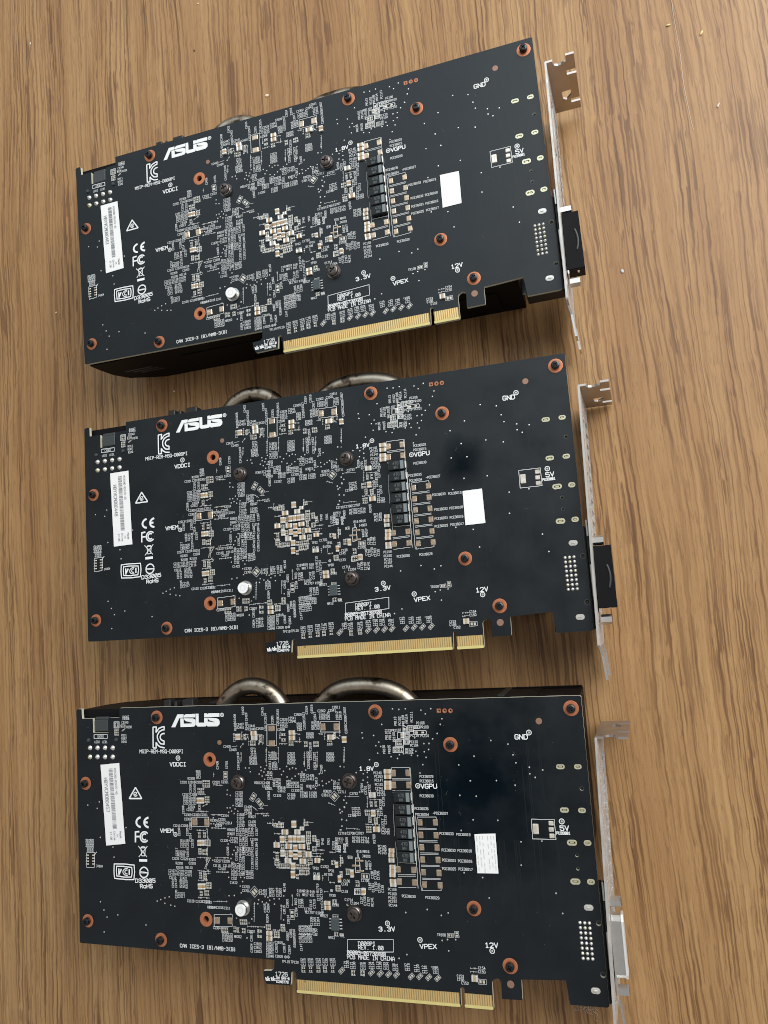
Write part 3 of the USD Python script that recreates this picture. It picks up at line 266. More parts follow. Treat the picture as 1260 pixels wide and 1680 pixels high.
LN = [(0.25,1,[(9.68,96.45),(17.2,96.34),(17.17,94.57),(9.64,94.66)]),(0.2,1,[(21.18,102.29),(24.01,102.24),(23.94,99.34),(21.11,99.39)]),(0.2,0,[(4.31,41.37),(4.39,34.74),(8.64,34.88),(9.1,41.51),(4.31,41.37)]),(0.25,0,[(8.95,40.71),(10.08,41.9)]),(0.16,1,[(62.07,58.67),(70.9,58.8),(70.74,54.62),(61.91,54.45)]),(0.16,1,[(102.0,99.43),(106.87,99.35),(106.42,90.34),(101.56,90.39)]),(0.16,1,[(128.06,100.37),(137.04,100.2),(136.78,95.73),(127.81,95.87)]),(0.2,0,[(165.95,98.12),(165.75,95.29),(167.26,95.27),(167.41,97.38),(165.95,98.12)]),(0.2,1,[(167.87,97.88),(170.44,97.84),(170.28,95.52),(167.71,95.56)]),(0.2,1,[(170.87,97.83),(173.11,97.79),(173.02,96.59),(170.78,96.62)]),(0.2,0,[(170.51,95.82),(175.83,95.74),(176.19,94.93),(175.71,94.14),(170.4,94.21),(170.51,95.82)]),(0.2,1,[(163.26,95.13),(166.06,95.08),(165.9,92.67),(163.09,92.7)]),(0.2,1,[(166.39,95.18),(168.54,95.15),(168.36,92.63),(166.22,92.66)]),(0.2,1,[(162.31,92.31),(165.76,92.26),(165.57,89.45),(162.12,89.48)]),(0.2,1,[(165.97,92.16),(168.22,92.13),(168.09,90.23),(165.84,90.25)]),(0.2,1,[(160.9,89.09),(165.43,89.05),(165.27,86.74),(160.74,86.77)]),(0.16,0,[(159.6,78.92),(159.71,80.51),(167.6,80.49),(167.59,78.91)]),(0.14,0,[(159.57,76.04),(167.39,76.05)]),(0.14,0,[(159.63,75.41),(167.4,75.43)]),(0.14,0,[(159.43,70.95),(167.19,71.0)]),(0.14,0,[(159.54,70.29),(167.25,70.34)]),(0.14,0,[(168.15,80.35),(167.31,65.36)]),(0.12,0,[(159.36,65.27),(159.01,52.47)]),(0.12,0,[(159.26,50.12),(159.71,40.28)]),(0.14,0,[(159.48,36.82),(167.19,37.09)]),(0.14,0,[(159.54,36.26),(167.25,36.54)]),(0.14,0,[(159.38,31.65),(167.03,31.96)]),(0.14,0,[(160.22,41.7),(167.41,41.64)]),(0.14,0,[(168.17,65.37),(167.91,31.76)]),(0.12,0,[(167.93,70.58),(167.87,41.01)]),(0.14,0,[(169.68,59.5),(169.74,60.34),(177.69,60.46),(177.73,59.62)]),(0.14,0,[(169.81,31.75),(169.75,30.82),(177.7,31.15),(177.77,32.06)]),(0.14,0,[(169.73,55.88),(177.55,55.94)]),(0.14,0,[(169.74,55.32),(177.56,55.38)]),(0.14,0,[(169.73,50.88),(177.54,50.97)]),(0.14,0,[(169.74,50.32),(177.54,50.41)]),(0.14,0,[(169.82,45.9),(177.62,46.02)]),(0.14,0,[(169.83,45.34),(177.63,45.47)]),(0.14,0,[(169.93,41.03),(177.7,41.18)]),(0.14,0,[(169.94,40.47),(177.71,40.63)]),(0.14,0,[(170.01,35.85),(177.77,36.04)]),(0.14,0,[(170.02,35.3),(177.78,35.49)]),(0.14,0,[(168.91,60.66),(169.25,30.9)]),(0.2,0,[(140.82,43.0),(142.8,43.06),(142.7,37.25),(140.71,36.94),(140.82,43.0)]),(0.3,0,[(142.12,44.82),(142.17,43.39)]),(0.2,1,[(139.65,30.4),(144.74,30.6),(144.59,28.25),(139.5,28.04)]),(0.16,1,[(71.9,16.65),(80.99,17.1),(80.77,12.03),(71.7,11.55)]),(0.2,1,[(135.22,9.68),(155.68,10.86),(155.35,5.9),(134.92,4.64)]),(0.18,1,[(217.16,60.26),(226.3,60.24),(226.3,52.61),(217.09,52.6)])]
CI = [(55.72,85.12,1.17),(53.22,50.89,1.04),(152.85,81.83,1.05),(170.7,73.06,1.07),(153.56,17.13,1.08),(167.26,11.39,1.1),(129.13,29.26,0.59),(106.09,0.87,0.55),(107.46,0.95,0.55),(219.16,94.28,1.1),(229.16,59.56,1.11),(197.15,8.91,1.1)]
RW = [(25.39,97.84,27.88,99.28),(65.77,68.91,69.67,68.68),(64.28,61.32,70.88,61.2),(67.67,63.52,70.41,64.58),(64.57,52.97,69.06,52.8),(64.13,41.0,71.27,40.85),(64.21,35.18,71.04,35.06),(64.36,31.05,69.41,31.09),(64.08,23.61,70.3,23.63),(69.71,54.09,69.93,49.01),(69.35,44.94,69.39,41.4),(68.88,40.38,69.0,35.85),(67.44,33.78,70.72,34.4),(83.94,90.06,86.61,90.29),(74.03,73.08,78.78,72.84),(88.53,87.19,88.2,82.57),(101.24,89.63,100.78,82.52),(107.13,89.58,106.66,82.5),(119.69,87.45,119.22,80.95),(125.78,87.4,125.29,80.69),(138.56,89.27,138.05,82.62),(74.13,78.49,74.04,76.17),(88.04,89.5,89.89,91.54),(90.94,95.39,92.57,95.11),(89.23,96.45,89.19,92.84),(90.54,92.82,92.36,94.34),(97.06,95.2,99.94,94.96),(99.87,94.75,99.56,90.67),(97.85,93.5,97.6,90.69),(92.63,93.83,92.59,90.49),(108.31,96.16,108.02,92.61),(107.77,90.99,111.73,90.94),(115.91,95.29,118.14,95.0),(117.79,93.75,117.56,91.49),(114.89,92.02,118.8,91.72),(126.77,95.13,129.51,94.84),(129.8,95.09,129.5,91.85),(134.4,94.27,136.49,92.76),(137.0,96.72,136.68,93.25),(130.01,65.69,133.19,64.51),(96.11,62.94,98.69,62.87),(99.04,64.28,100.92,64.3),(94.57,60.56,100.87,60.8),(97.97,59.86,101.11,59.9),(92.99,63.81,95.78,61.83),(138.81,68.6,144.12,68.35),(147.99,68.52,147.56,63.46),(149.07,67.33,154.31,67.28),(137.46,55.13,144.07,54.92),(146.57,56.98,153.1,56.85),(100.1,56.65,105.19,56.64),(103.01,58.19,102.59,55.45),(105.5,57.24,108.59,57.19),(118.12,58.68,117.95,55.49),(119.44,57.48,122.18,57.42),(103.28,52.25,107.21,52.23),(103.69,49.29,103.66,46.33),(103.69,37.98,110.38,37.96),(112.88,38.04,119.74,38.12),(112.73,35.37,118.22,35.37),(102.32,44.33,105.69,44.32),(102.48,41.87,106.03,40.02),(121.18,44.36,126.61,44.27),(122.35,45.84,127.24,45.88),(121.11,43.14,125.46,43.17),(129.35,45.07,132.04,45.04),(123.77,42.01,126.47,41.9),(122.87,50.22,123.53,47.33),(125.39,35.33,125.26,32.93),(128.23,34.95,128.12,33.04),(128.36,32.57,131.3,32.59),(125.71,28.65,127.59,28.63),(134.1,43.76,133.82,38.97),(72.02,59.84,78.24,59.93),(72.09,54.13,79.47,54.02),(73.35,41.11,80.4,41.32),(73.69,35.0,80.13,35.12),(71.72,22.35,78.73,22.51),(70.12,49.52,69.79,43.94),(69.47,40.39,67.81,35.81),(67.16,34.27,70.19,35.89),(68.33,33.81,68.35,31.3),(70.98,40.94,69.08,37.86),(105.14,22.48,104.71,16.19),(110.64,27.06,110.5,22.24),(92.08,21.88,91.63,14.55),(88.35,12.44,97.12,12.66),(93.41,11.49,93.21,7.37),(100.71,11.65,105.16,11.79),(100.55,8.51,103.88,8.56),(104.71,14.02,106.27,11.95),(187.79,1.73,190.57,1.81),(187.68,0.38,190.46,0.47)]
LAD = [(22.56,100.84,2.12,2.07),(22.55,97.3,2.47,2.66),(26.15,100.19,2.46,1.18),(70.37,66.53,2.39,2.57),(70.16,73.58,3.59,3.1),(66.13,70.46,1.57,2.28),(68.24,70.47,1.56,2.27),(66.15,62.99,1.2,2.27),(69.87,47.49,2.5,2.64),(69.74,29.0,2.48,2.61),(65.7,50.95,1.44,2.15),(68.27,51.0,1.43,2.14),(65.73,43.73,1.44,2.54),(68.28,43.39,2.38,2.33),(65.63,33.21,1.43,2.52),(68.11,32.8,2.02,2.52),(65.63,25.43,1.43,2.01),(68.61,25.8,2.37,2.31),(94.56,91.49,2.55,2.26),(113.45,91.28,2.47,2.02),(109.96,95.02,1.93,1.12),(109.84,92.74,1.93,1.12),(131.77,91.32,2.4,2.19),(120.42,90.7,1.67,2.31),(125.41,90.65,2.43,2.3),(90.6,94.37,1.17,2.06),(134.4,94.27,1.09,2.49),(98.41,93.24,1.15,3.08),(169.29,96.65,1.71,1.62),(171.89,97.21,1.49,0.6),(167.38,93.85,1.5,1.82),(163.73,90.88,2.37,1.82),(166.97,91.14,1.71,1.21),(161.8,87.97,1.08,1.62),(163.31,87.96,1.08,1.61),(164.6,87.95,1.07,1.61),(149.48,65.41,1.05,2.12),(151.68,65.43,1.05,2.12),(147.67,61.78,2.42,2.22),(147.75,54.85,2.62,2.4),(148.53,58.92,1.26,2.4),(151.12,58.49,1.57,2.4),(137.27,37.18,2.33,2.39),(141.09,32.49,1.68,2.37),(140.99,29.18,2.62,2.18),(138.48,43.17,1.91,1.15),(119.7,52.35,2.2,2.15),(119.56,49.66,2.19,2.44),(105.82,55.76,2.47,1.69),(118.84,56.73,2.2,1.47),(109.05,49.91,1.34,2.96),(106.94,46.91,1.68,1.97),(108.74,43.77,1.34,2.95),(117.05,44.0,1.32,2.83),(119.42,47.13,1.32,2.44),(119.9,40.93,2.19,2.23),(106.52,38.57,3.35,1.96),(109.31,38.66,1.33,2.15),(114.83,38.59,3.3,1.95),(118.13,38.7,2.74,1.94),(115.81,36.35,2.75,1.65),(118.28,36.43,1.64,1.65),(113.51,34.43,1.32,1.94),(104.22,42.9,1.68,2.96),(104.07,39.96,2.24,2.46),(107.4,55.79,1.35,1.98),(104.02,55.73,1.69,1.29),(122.35,50.7,1.64,2.44),(122.11,46.32,1.86,1.95),(134.52,41.86,1.28,2.4),(130.71,40.78,1.93,1.64),(133.91,36.11,1.28,2.39),(132.24,30.34,2.13,2.39),(130.3,24.57,1.82,1.9),(130.48,18.67,2.66,1.42),(130.33,11.61,1.91,1.6),(132.7,11.5,1.59,0.94),(98.52,12.73,2.24,2.13),(102.39,9.82,2.56,2.41),(105.49,12.86,1.89,2.89),(94.22,10.81,1.92,0.97),(94.11,8.53,1.92,0.97),(77.06,10.37,3.48,2.17),(86.44,14.29,3.43,2.16),(81.99,10.88,1.38,2.16),(83.7,10.72,1.15,1.96),(86.27,10.62,1.72,1.96),(114.36,-3.7,1.74,2.18),(117.61,-3.48,1.73,2.17),(121.11,-3.24,1.72,2.16),(124.27,-3.03,1.71,2.16),(127.78,-2.79,1.7,2.15),(137.13,-3.55,1.78,2.13),(141.29,-3.35,1.77,2.13)]
SQ = [(80.15,77.36,2.25,3.43,0),(93.64,67.84,3.58,2.08,55),(96.8,65.36,3.78,2.06,-48),(132.78,68.5,3.24,3.24,45),(144.96,35.65,3.46,2.09,0),(180.32,13.89,2.64,1.47,0),(183.07,14.4,2.43,1.65,90),(92.45,27.28,3.42,3.42,45),(110.2,18.62,1.99,4.2,0),(123.88,48.79,1.31,2.83,0),(131.83,-2.98,1.59,2.75,-47),(145.19,-2.86,1.55,2.69,-47),(149.07,-2.95,1.54,2.67,-47),(152.73,-2.93,1.53,2.65,-47),(156.16,-2.92,1.52,2.64,-47),(162.5,-3.16,1.5,2.61,-47),(166.14,-2.9,1.49,2.59,-47),(169.93,-3.0,1.48,2.57,-47),(173.75,-3.04,1.47,2.56,-47),(192.11,-3.11,3.33,1.89,0)]
PIN = [(7.23,90.16),(11.48,90.12),(15.77,90.08),(20.1,90.04),(7.15,85.89),(11.4,85.87),(15.68,85.84),(20.01,85.81)]
PEG = [(6.56,93.81),(22.3,93.91)]
RCM = [[(32.36,71.49),(35.41,66.85),(29.05,66.79)],(32.28,68.62)]
SC = [(86.7,74.38),(140.29,75.03),(139.27,20.55),(86.62,20.25)]
DOT = [(77.6,91.94,1.08),(223.55,98.73,1.3),(203.53,-3.3,1.45)]
HD = [(182.09,103.82),(184.61,103.76),(187.11,103.7)]
TANT = [(164.03,68.85),(164.1,63.9),(164.11,58.97),(164.13,54.11),(164.15,49.31),(164.18,44.58)]
HOLE = [(136.24,23.8,0.7),(238.12,72.2,0.9),(233.93,46.67,0.75),(233.83,41.66,0.75),(239.83,21.55,1.1),(239.71,2.65,1.15)]
IC = [(130.34,15.83)]
OV = [(230.54,80.73,3.41,1.91,0),(237.38,80.71,2.95,1.9,0),(230.62,63.95,3.49,1.99,0),(237.45,63.88,3.03,1.98,0),(232.43,51.51,3.93,2.18,0),(238.44,51.55,2.91,2.17,0),(232.39,36.83,3.86,2.26,0),(238.36,36.95,2.99,2.14,0),(236.58,27.3,3.61,2.23,1),(236.37,-3.18,3.57,2.28,1)]
PINS = [(232.69,21.48),(234.51,21.48),(236.33,21.48),(232.69,19.6),(234.51,19.6),(236.33,19.6),(232.69,17.71),(234.51,17.71),(236.33,17.71),(232.69,15.83),(234.51,15.83),(236.33,15.83),(232.69,13.94),(234.51,13.94),(236.33,13.94),(232.69,12.06),(234.51,12.06),(236.33,12.06),(232.69,10.17),(234.51,10.17),(236.33,10.17),(232.69,8.29),(234.51,8.29),(236.33,8.29)]
STK = [[(13.99,83.91),(24.3,84.0),(26.0,47.15),(15.3,46.53)],[(14.55,83.36),(25.19,83.54),(26.42,46.42),(15.91,46.18)],[(13.15,82.21),(23.66,83.06),(26.14,46.06),(15.58,45.01)]]
STK2 = [[(193.64,54.97),(202.44,54.71),(202.13,39.46),(193.42,39.31)],[(192.3,54.11),(200.83,54.28),(201.03,39.26),(192.3,39.12)],[(193.45,54.0),(202.18,54.34),(202.14,38.76),(193.51,38.68)]]
LOGO = [[(52.69,99.25),(56.13,105.07),(59.35,105.0),(59.3,103.56),(57.1,103.38),(54.71,99.21)],[(57.53,103.15),(59.29,103.12),(59.33,100.68),(63.56,100.71),(63.71,101.15),(60.53,101.87),(59.65,102.56),(59.55,103.18),(64.16,103.02),(65.54,102.4),(65.64,100.24),(64.79,99.37),(63.0,99.18),(57.56,99.23)],[(59.52,103.78),(59.72,104.55),(60.51,105.02),(65.51,105.04),(65.45,103.54),(59.51,103.55)],[(65.76,105.08),(67.29,105.09),(67.27,100.98),(70.05,100.92),(70.14,103.12),(72.03,103.08),(71.97,101.44),(75.22,101.05),(75.85,101.14),(73.0,101.96),(72.22,102.64),(72.23,103.08),(76.3,102.93),(77.78,102.31),(78.18,101.1),(77.93,100.02),(76.9,99.27),(71.88,99.25),(71.4,99.8),(70.62,99.27),(66.57,99.3),(65.83,100.01)],[(70.22,105.2),(71.73,105.17),(71.72,104.73),(72.62,105.2),(78.14,105.14),(78.07,103.46),(70.15,103.49)]]
RMARK = (79.48,104.3)
KC = {'s':[[(42.71,99.54),(42.54,89.8)],[(42.71,99.48),(44.6,99.45),(44.22,96.9)],[(42.54,89.8),(44.2,89.79),(44.16,92.39)]],'arcs':[[(44.22,96.9),(45.89,98.78),(47.79,99.45),(48.85,99.47),(48.69,98.09),(47.75,98.05),(46.08,97.27),(45.04,95.78),(44.93,94.38),(45.47,92.97),(46.61,91.76),(48.48,91.44),(48.58,93.04)],[(48.58,93.04),(47.6,93.15),(46.68,93.86),(46.47,94.76),(46.85,95.76),(47.81,96.35),(48.99,96.37)],[(44.16,92.39),(45.18,90.98),(46.56,90.16),(48.79,89.84)]]}
CE = [[(34.79,58.14),(34.21,58.0),(33.67,57.76),(33.2,57.44),(32.83,57.04),(32.57,56.6),(32.43,56.12),(32.43,55.64),(32.56,55.18),(32.82,54.75),(33.18,54.38),(33.65,54.08),(34.18,53.88),(34.77,53.77)],[(39.04,58.1),(38.46,57.95),(37.92,57.71),(37.46,57.39),(37.09,57.0),(36.83,56.56),(36.69,56.08),(36.69,55.61),(36.82,55.14),(37.07,54.71),(37.44,54.35),(37.9,54.05),(38.43,53.85),(39.01,53.74)],[(37.21,55.94),(38.53,55.91)]]
FC = [[(31.7,46.84),(31.82,51.55),(33.9,51.68)],[(31.98,49.43),(33.98,49.47)]]
FC2 = [[(38.39,50.9),(37.98,51.29),(37.48,51.56),(36.92,51.68),(36.34,51.66),(35.78,51.48),(35.28,51.16),(34.86,50.73),(34.56,50.2),(34.4,49.63),(34.38,49.03),(34.51,48.46),(34.79,47.95),(35.18,47.54),(35.66,47.24),(36.21,47.09),(36.79,47.09),(37.36,47.24),(37.87,47.52),(38.31,47.93)],[(37.47,50.44),(37.1,50.67),(36.67,50.74),(36.23,50.65),(35.84,50.41),(35.54,50.04),(35.38,49.59),(35.37,49.11),(35.51,48.67),(35.78,48.32),(36.16,48.09),(36.59,48.02),(37.03,48.11),(37.42,48.35)]]
WEEE = [[(33.2,45.23),(37.7,40.42)],[(38.1,45.24),(33.33,40.29)],[(34.51,44.49),(34.94,40.89),(36.52,40.93),(37.02,44.45),(34.51,44.49)],[(34.64,44.72),(35.71,45.03),(36.9,44.77)]]
WBAR = [(33.44,39.42),(37.8,39.44),(37.77,38.24),(33.46,38.22)]
VC = [[(19.85,36.8),(25.1,36.9),(30.71,36.6),(30.89,33.54),(30.41,30.14),(25.74,29.97),(19.83,30.3),(19.58,33.6),(19.85,36.8)]]
VC2 = [[(21.04,35.74),(25.08,35.8),(29.35,35.46),(29.56,33.5),(29.1,31.18),(25.23,31.04),(21.07,31.44),(20.94,33.64),(21.04,35.74)]]
VC3 = [[(22.23,34.79),(22.3,32.15),(23.71,34.61)],[(27.19,34.97),(26.58,34.97),(25.99,34.85),(25.45,34.63),(25.0,34.32),(24.68,33.95),(24.51,33.53),(24.5,33.11),(24.65,32.71),(24.95,32.36),(25.38,32.08),(25.92,31.9),(26.51,31.82),(27.11,31.86)],[(26.99,34.27),(26.52,34.25),(26.1,34.1),(25.76,33.85),(25.58,33.53),(25.57,33.19),(25.74,32.88),(26.06,32.65),(26.48,32.53),(26.95,32.54)],[(28.05,34.65),(27.98,32.13)]]
EAC = [[(38.14,33.97),(38.02,34.43),(37.8,34.86),(37.5,35.22),(37.12,35.5),(36.69,35.69),(36.22,35.78),(35.74,35.76),(35.27,35.64),(34.83,35.43),(34.43,35.12),(34.11,34.73),(33.87,34.29),(33.72,33.82)],[(33.7,33.02),(33.82,32.56),(34.04,32.13),(34.34,31.77),(34.72,31.49),(35.15,31.3),(35.62,31.21),(36.1,31.23),(36.57,31.35),(37.01,31.57),(37.4,31.88),(37.73,32.26),(37.97,32.7),(38.11,33.18)]]
EAC2 = [[(33.41,33.52),(34.34,33.77),(38.42,33.47)],[(33.4,33.24),(38.41,33.32)]]
OUT = [(-0.4,108.1),(0.43,108.75),(2.66,108.7),(2.7,108.57),(2.85,104.14),(9.1,104.01),(9.15,97.35),(17.94,97.22),(18.16,104.19),(24.2,104.3),(24.3,108.66),(240.69,108.48),(241.17,107.93),(240.95,-8.48),(240.2,-9.03),(226.22,-9.07),(225.32,-0.24),(208.01,-1.16),(207.73,-8.88),(199.55,-9.01),(199.85,-2.66),(199.33,-1.78),(198.27,-1.4),(196.86,-1.95),(196.07,-2.93),(195.96,-13.08),(195.49,-13.47),(184.75,-13.56),(184.41,-13.07),(184.59,-6.47),(184.25,-5.88),(183.64,-5.74),(183.04,-6.14),(182.7,-12.98),(182.28,-13.46),(111.06,-13.64),(110.54,-13.26),(110.71,-5.92),(110.43,-5.0),(109.52,-4.73),(108.57,-5.18),(107.95,-10.64),(96.54,-10.85),(95.41,-8.89),(95.12,-5.57),(99.03,-5.3),(100.36,-4.26),(100.65,-0.72),(0.85,0.42),(-0.12,0.73)]
GL = [(110.52,-13.59),(182.47,-13.44),(184.38,-13.51),(195.82,-13.45),(110.81,-8.18),(195.84,-7.77)]
UL = [(97.2,-8.67),(99.82,-8.48)]
BT = [(35.15, 87.54, 58.51, 87.36, 1.5, 'MSIP-REM-MSQ-D009PI', 0, 'approval_lettering'), (51.33, 81.45, 59.84, 81.43, 1.69, 'VDDCI', 1, 'voltage_lettering'), (31.23, 28.84, 41.83, 29.24, 1.65, 'D33005', 1, 'certificate_number'), (33.8, 26.52, 40.34, 26.78, 1.65, 'RoHS', 1, 'compliance_lettering'), (45.29, 51.5, 52.08, 51.64, 1.66, 'VMEM', 1, 'voltage_lettering'), (145.08, 79.37, 151.43, 79.36, 1.56, '1.8V', 1, 'voltage_lettering'), (172.09, 72.02, 178.89, 72.06, 1.71, 'VGPU', 1, 'voltage_lettering'), (149.66, 13.83, 156.67, 14.22, 1.67, '3.3V', 1, 'voltage_lettering'), (167.17, 7.98, 174.1, 8.4, 1.64, 'VPEX', 1, 'voltage_lettering'), (100.88, -7.22, 106.67, -7.01, 1.62, '1726', 0, 'date_code'), (101.37, -8.47, 107.41, -8.42, 0.95, 'DM 94V-0', 0, 'board_code'), (101.3, -9.94, 106.9, -9.87, 0.95, 'E248779', 0, 'board_code'), (140.07, 7.69, 147.58, 7.9, 1.49, 'D009PI', 0, 'board_code'), (139.97, 6.15, 151.06, 6.46, 1.49, 'REV. 1.00', 0, 'board_code'), (134.87, 3.8, 151.92, 4.04, 1.5, '06003-06730X00', 0, 'board_code'), (134.75, 1.98, 155.72, 2.41, 1.59, 'PCB MADE IN CHINA', 0, 'board_code'), (213.32, 91.71, 218.39, 91.65, 1.84, 'GND', 1, 'voltage_lettering'), (228.31, 56.07, 231.65, 56.14, 1.77, '5V', 1, 'voltage_lettering'), (226.74, 54.53, 232.03, 54.54, 1.04, 'PU39001', 0, 'board_code'), (194.54, 10.04, 199.61, 10.24, 1.77, '12V', 1, 'voltage_lettering')]
CAN0 = (54.04, 1.76); CANW = 1.2337

CARD_R = [[[0.9875576, -0.1572563, 0.0006504], [0.1572519, 0.9874773, -0.0126684], [0.0013499, 0.0126131, 0.9999195]],
  [[0.989561, -0.1440681, 0.0036724], [0.1440121, 0.9894962, 0.0125616], [-0.0054435, -0.0119016, 0.9999144]],
  [[0.9908328, -0.1350596, -0.0030503], [0.1350638, 0.9908362, 0.0012119], [0.0028587, -0.0016128, 0.9999946]]]
CARD_T = [[-266.7381, 98.5193, 0.0], [-248.3248, -41.7945, 0.0], [-236.5836, -182.2177, 0.0]]
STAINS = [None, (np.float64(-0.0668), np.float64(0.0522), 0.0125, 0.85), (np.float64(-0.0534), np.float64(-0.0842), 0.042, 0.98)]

def small_text_paths():
    out = []
    for u, v, rot, s in TX:
        ch, cw, gap = 1.0, 0.50, 0.255
        L = len(s) * (cw + gap) - gap
        ex, ey = ((1, 0), (0, 1)) if not rot else ((0, 1), (-1, 0))
        o = np.array([u, v]) - np.array(ex) * L / 2 - np.array(ey) * ch / 2
        out += lettering(s, o, ex, ey, cw, ch, gap, True)
    return out
SMALL = small_text_paths()
rnd = random.Random(11)
def footprints():
    """the tiny unpopulated solder lands and their printed outlines"""
    pr, so = [], MB()
    for u0, v0, u1, v1 in RW:
        a, b = np.array([u0, v0]), np.array([u1, v1]); L = np.hypot(*(b - a)); d = (b - a) / L; n = np.array([-d[1], d[0]]); x = 0.0
        while x < L - .4:
            k = rnd.choice([.55, .8, 1.0]); p, q = a + d * x, a + d * min(L, x + k)
            if rnd.random() < .55: pr.append([p - n * .3, p + n * .3])
            if rnd.random() < .75: pr.append([p, q])
            else: c = (p + q) / 2; so.box(c[0] - .24, c[0] + .24, c[1] - .24, c[1] + .24, .01, .09)
            x += k + .12
    for u, v, w, h in LAD:
        pr.append([(u - w / 2, v - h / 2), (u + w / 2, v - h / 2)]); pr.append([(u - w / 2, v + h / 2), (u + w / 2, v + h / 2)])
        if rnd.random() < .6: pr.append([(u - w / 2, v - h / 2), (u - w / 2, v + h / 2)])
        if rnd.random() < .6: pr.append([(u + w / 2, v - h / 2), (u + w / 2, v + h / 2)])
        nx, ny = max(1, round(w / .85)), max(1, round(h / .95))
        for i in range(nx):
            for j in range(ny):
                cx, cy = u - w / 2 + w * (i + .5) / nx, v - h / 2 + h * (j + .5) / ny; a, b = min(.5, w / nx * .6) / 2, min(.6, h / ny * .66) / 2
                so.box(cx - a, cx + a, cy - b, cy + b, .01, .10)
    for u, v, w, h, ang in SQ:
        a = math.radians(ang); c, s = math.cos(a), math.sin(a); R = np.array([[c, -s], [s, c]])
        q = [(-w / 2, -h / 2), (w / 2, -h / 2), (w / 2, h / 2), (-w / 2, h / 2), (-w / 2, -h / 2)]; pr.append([np.array([u, v]) + R @ np.array(k) for k in q])
        lng = w >= h
        for sg in (-1, 1):
            o = R @ np.array([sg * w * .2, 0] if lng else [0, sg * h * .2]); k = trimesh.creation.box([w * .26 if lng else w * .6, h * .6 if lng else h * .26, .1]); T = np.eye(4); T[:2, :2] = R; T[:3, 3] = [u + o[0], v + o[1], .055]; k.apply_transform(T); so.tm(k)
    return pr, so
FOOT, LANDS = footprints()

def screw_head(u, v, r, z0, z1, rot=0.4, n=20):
    """a domed pan head with a sunk cross"""
    import manifold3d as m3
    b = MB().lathe(u, v, [(0, z0), (r, z0), (r, z1 - .3 * r), (r * .9, z1 - .1 * r), (r * .7, z1), (0, z1)], n)
    V, F = b.mesh(); m = trimesh.Trimesh(V, F, process=True); m.merge_vertices(); m.update_faces(m.nondegenerate_faces())
    if not m.is_volume: m.fix_normals()
    hd = m3.Manifold(m3.Mesh(np.asarray(m.vertices, np.float32), np.asarray(m.faces, np.uint32)))
    for k in (0, 90):
        hd = hd - m3.Manifold.cube((r * 1.15, r * .26, r * .9), True).rotate((0, 0, math.degrees(rot) + k)).translate((u, v, z1))
    q = hd.to_mesh(); return np.asarray(q.vert_properties)[:, :3].astype(float), np.asarray(q.tri_verts)

HOLES = unary_union([Point(u, v).buffer(r * .47, quad_segs=6) for u, v, r, sc in RG] + [Point(u, v).buffer(r * .8, quad_segs=5) for u, v, r in HOLE] + [Point(u, v).buffer(.5, quad_segs=4) for u, v in HD]
    + [Point(u, v).buffer(.1).union(LineString([(u - w / 2 + h * .5, v), (u + w / 2 - h * .5, v)])).buffer(h * .2, quad_segs=4) for u, v, w, h, full in OV if not full])
BOARD = rounded(Polygon(OUT).buffer(0), .25)

def traces():
    """copper runs that show as faint lines under the mask"""
    r = random.Random(3); out = []
    for k in range(17):
        u = 172 + k * 3.1 + r.uniform(-1, 1); v1 = r.uniform(78, 98); v0 = r.uniform(6, 50); j = r.uniform(-4, 4)
        if u > 226: v0 = max(v0, 36)
        if 182 < u < 214: v1 = min(v1, 52); v0 = min(v0, 20)
        p = [(u, v1), (u, (v0 + v1) / 2 + 5), (u + j, (v0 + v1) / 2 + 5 - abs(j)), (u + j, v0)]; out.append(p)
        if r.random() < .5: out.append([(a + .7, b) for a, b in p])
    for k in range(7):
        u = 112 + k * 9 + r.uniform(-2, 2); out.append([(u, -7.5), (u, -1.5), (u + r.uniform(-3, 3), 2.5)])
    for k in range(9):
        v = 12 + k * 10; out.append([(27 + r.uniform(0, 4), v), (44, v), (48, v + r.uniform(-4, 4))])
    return out

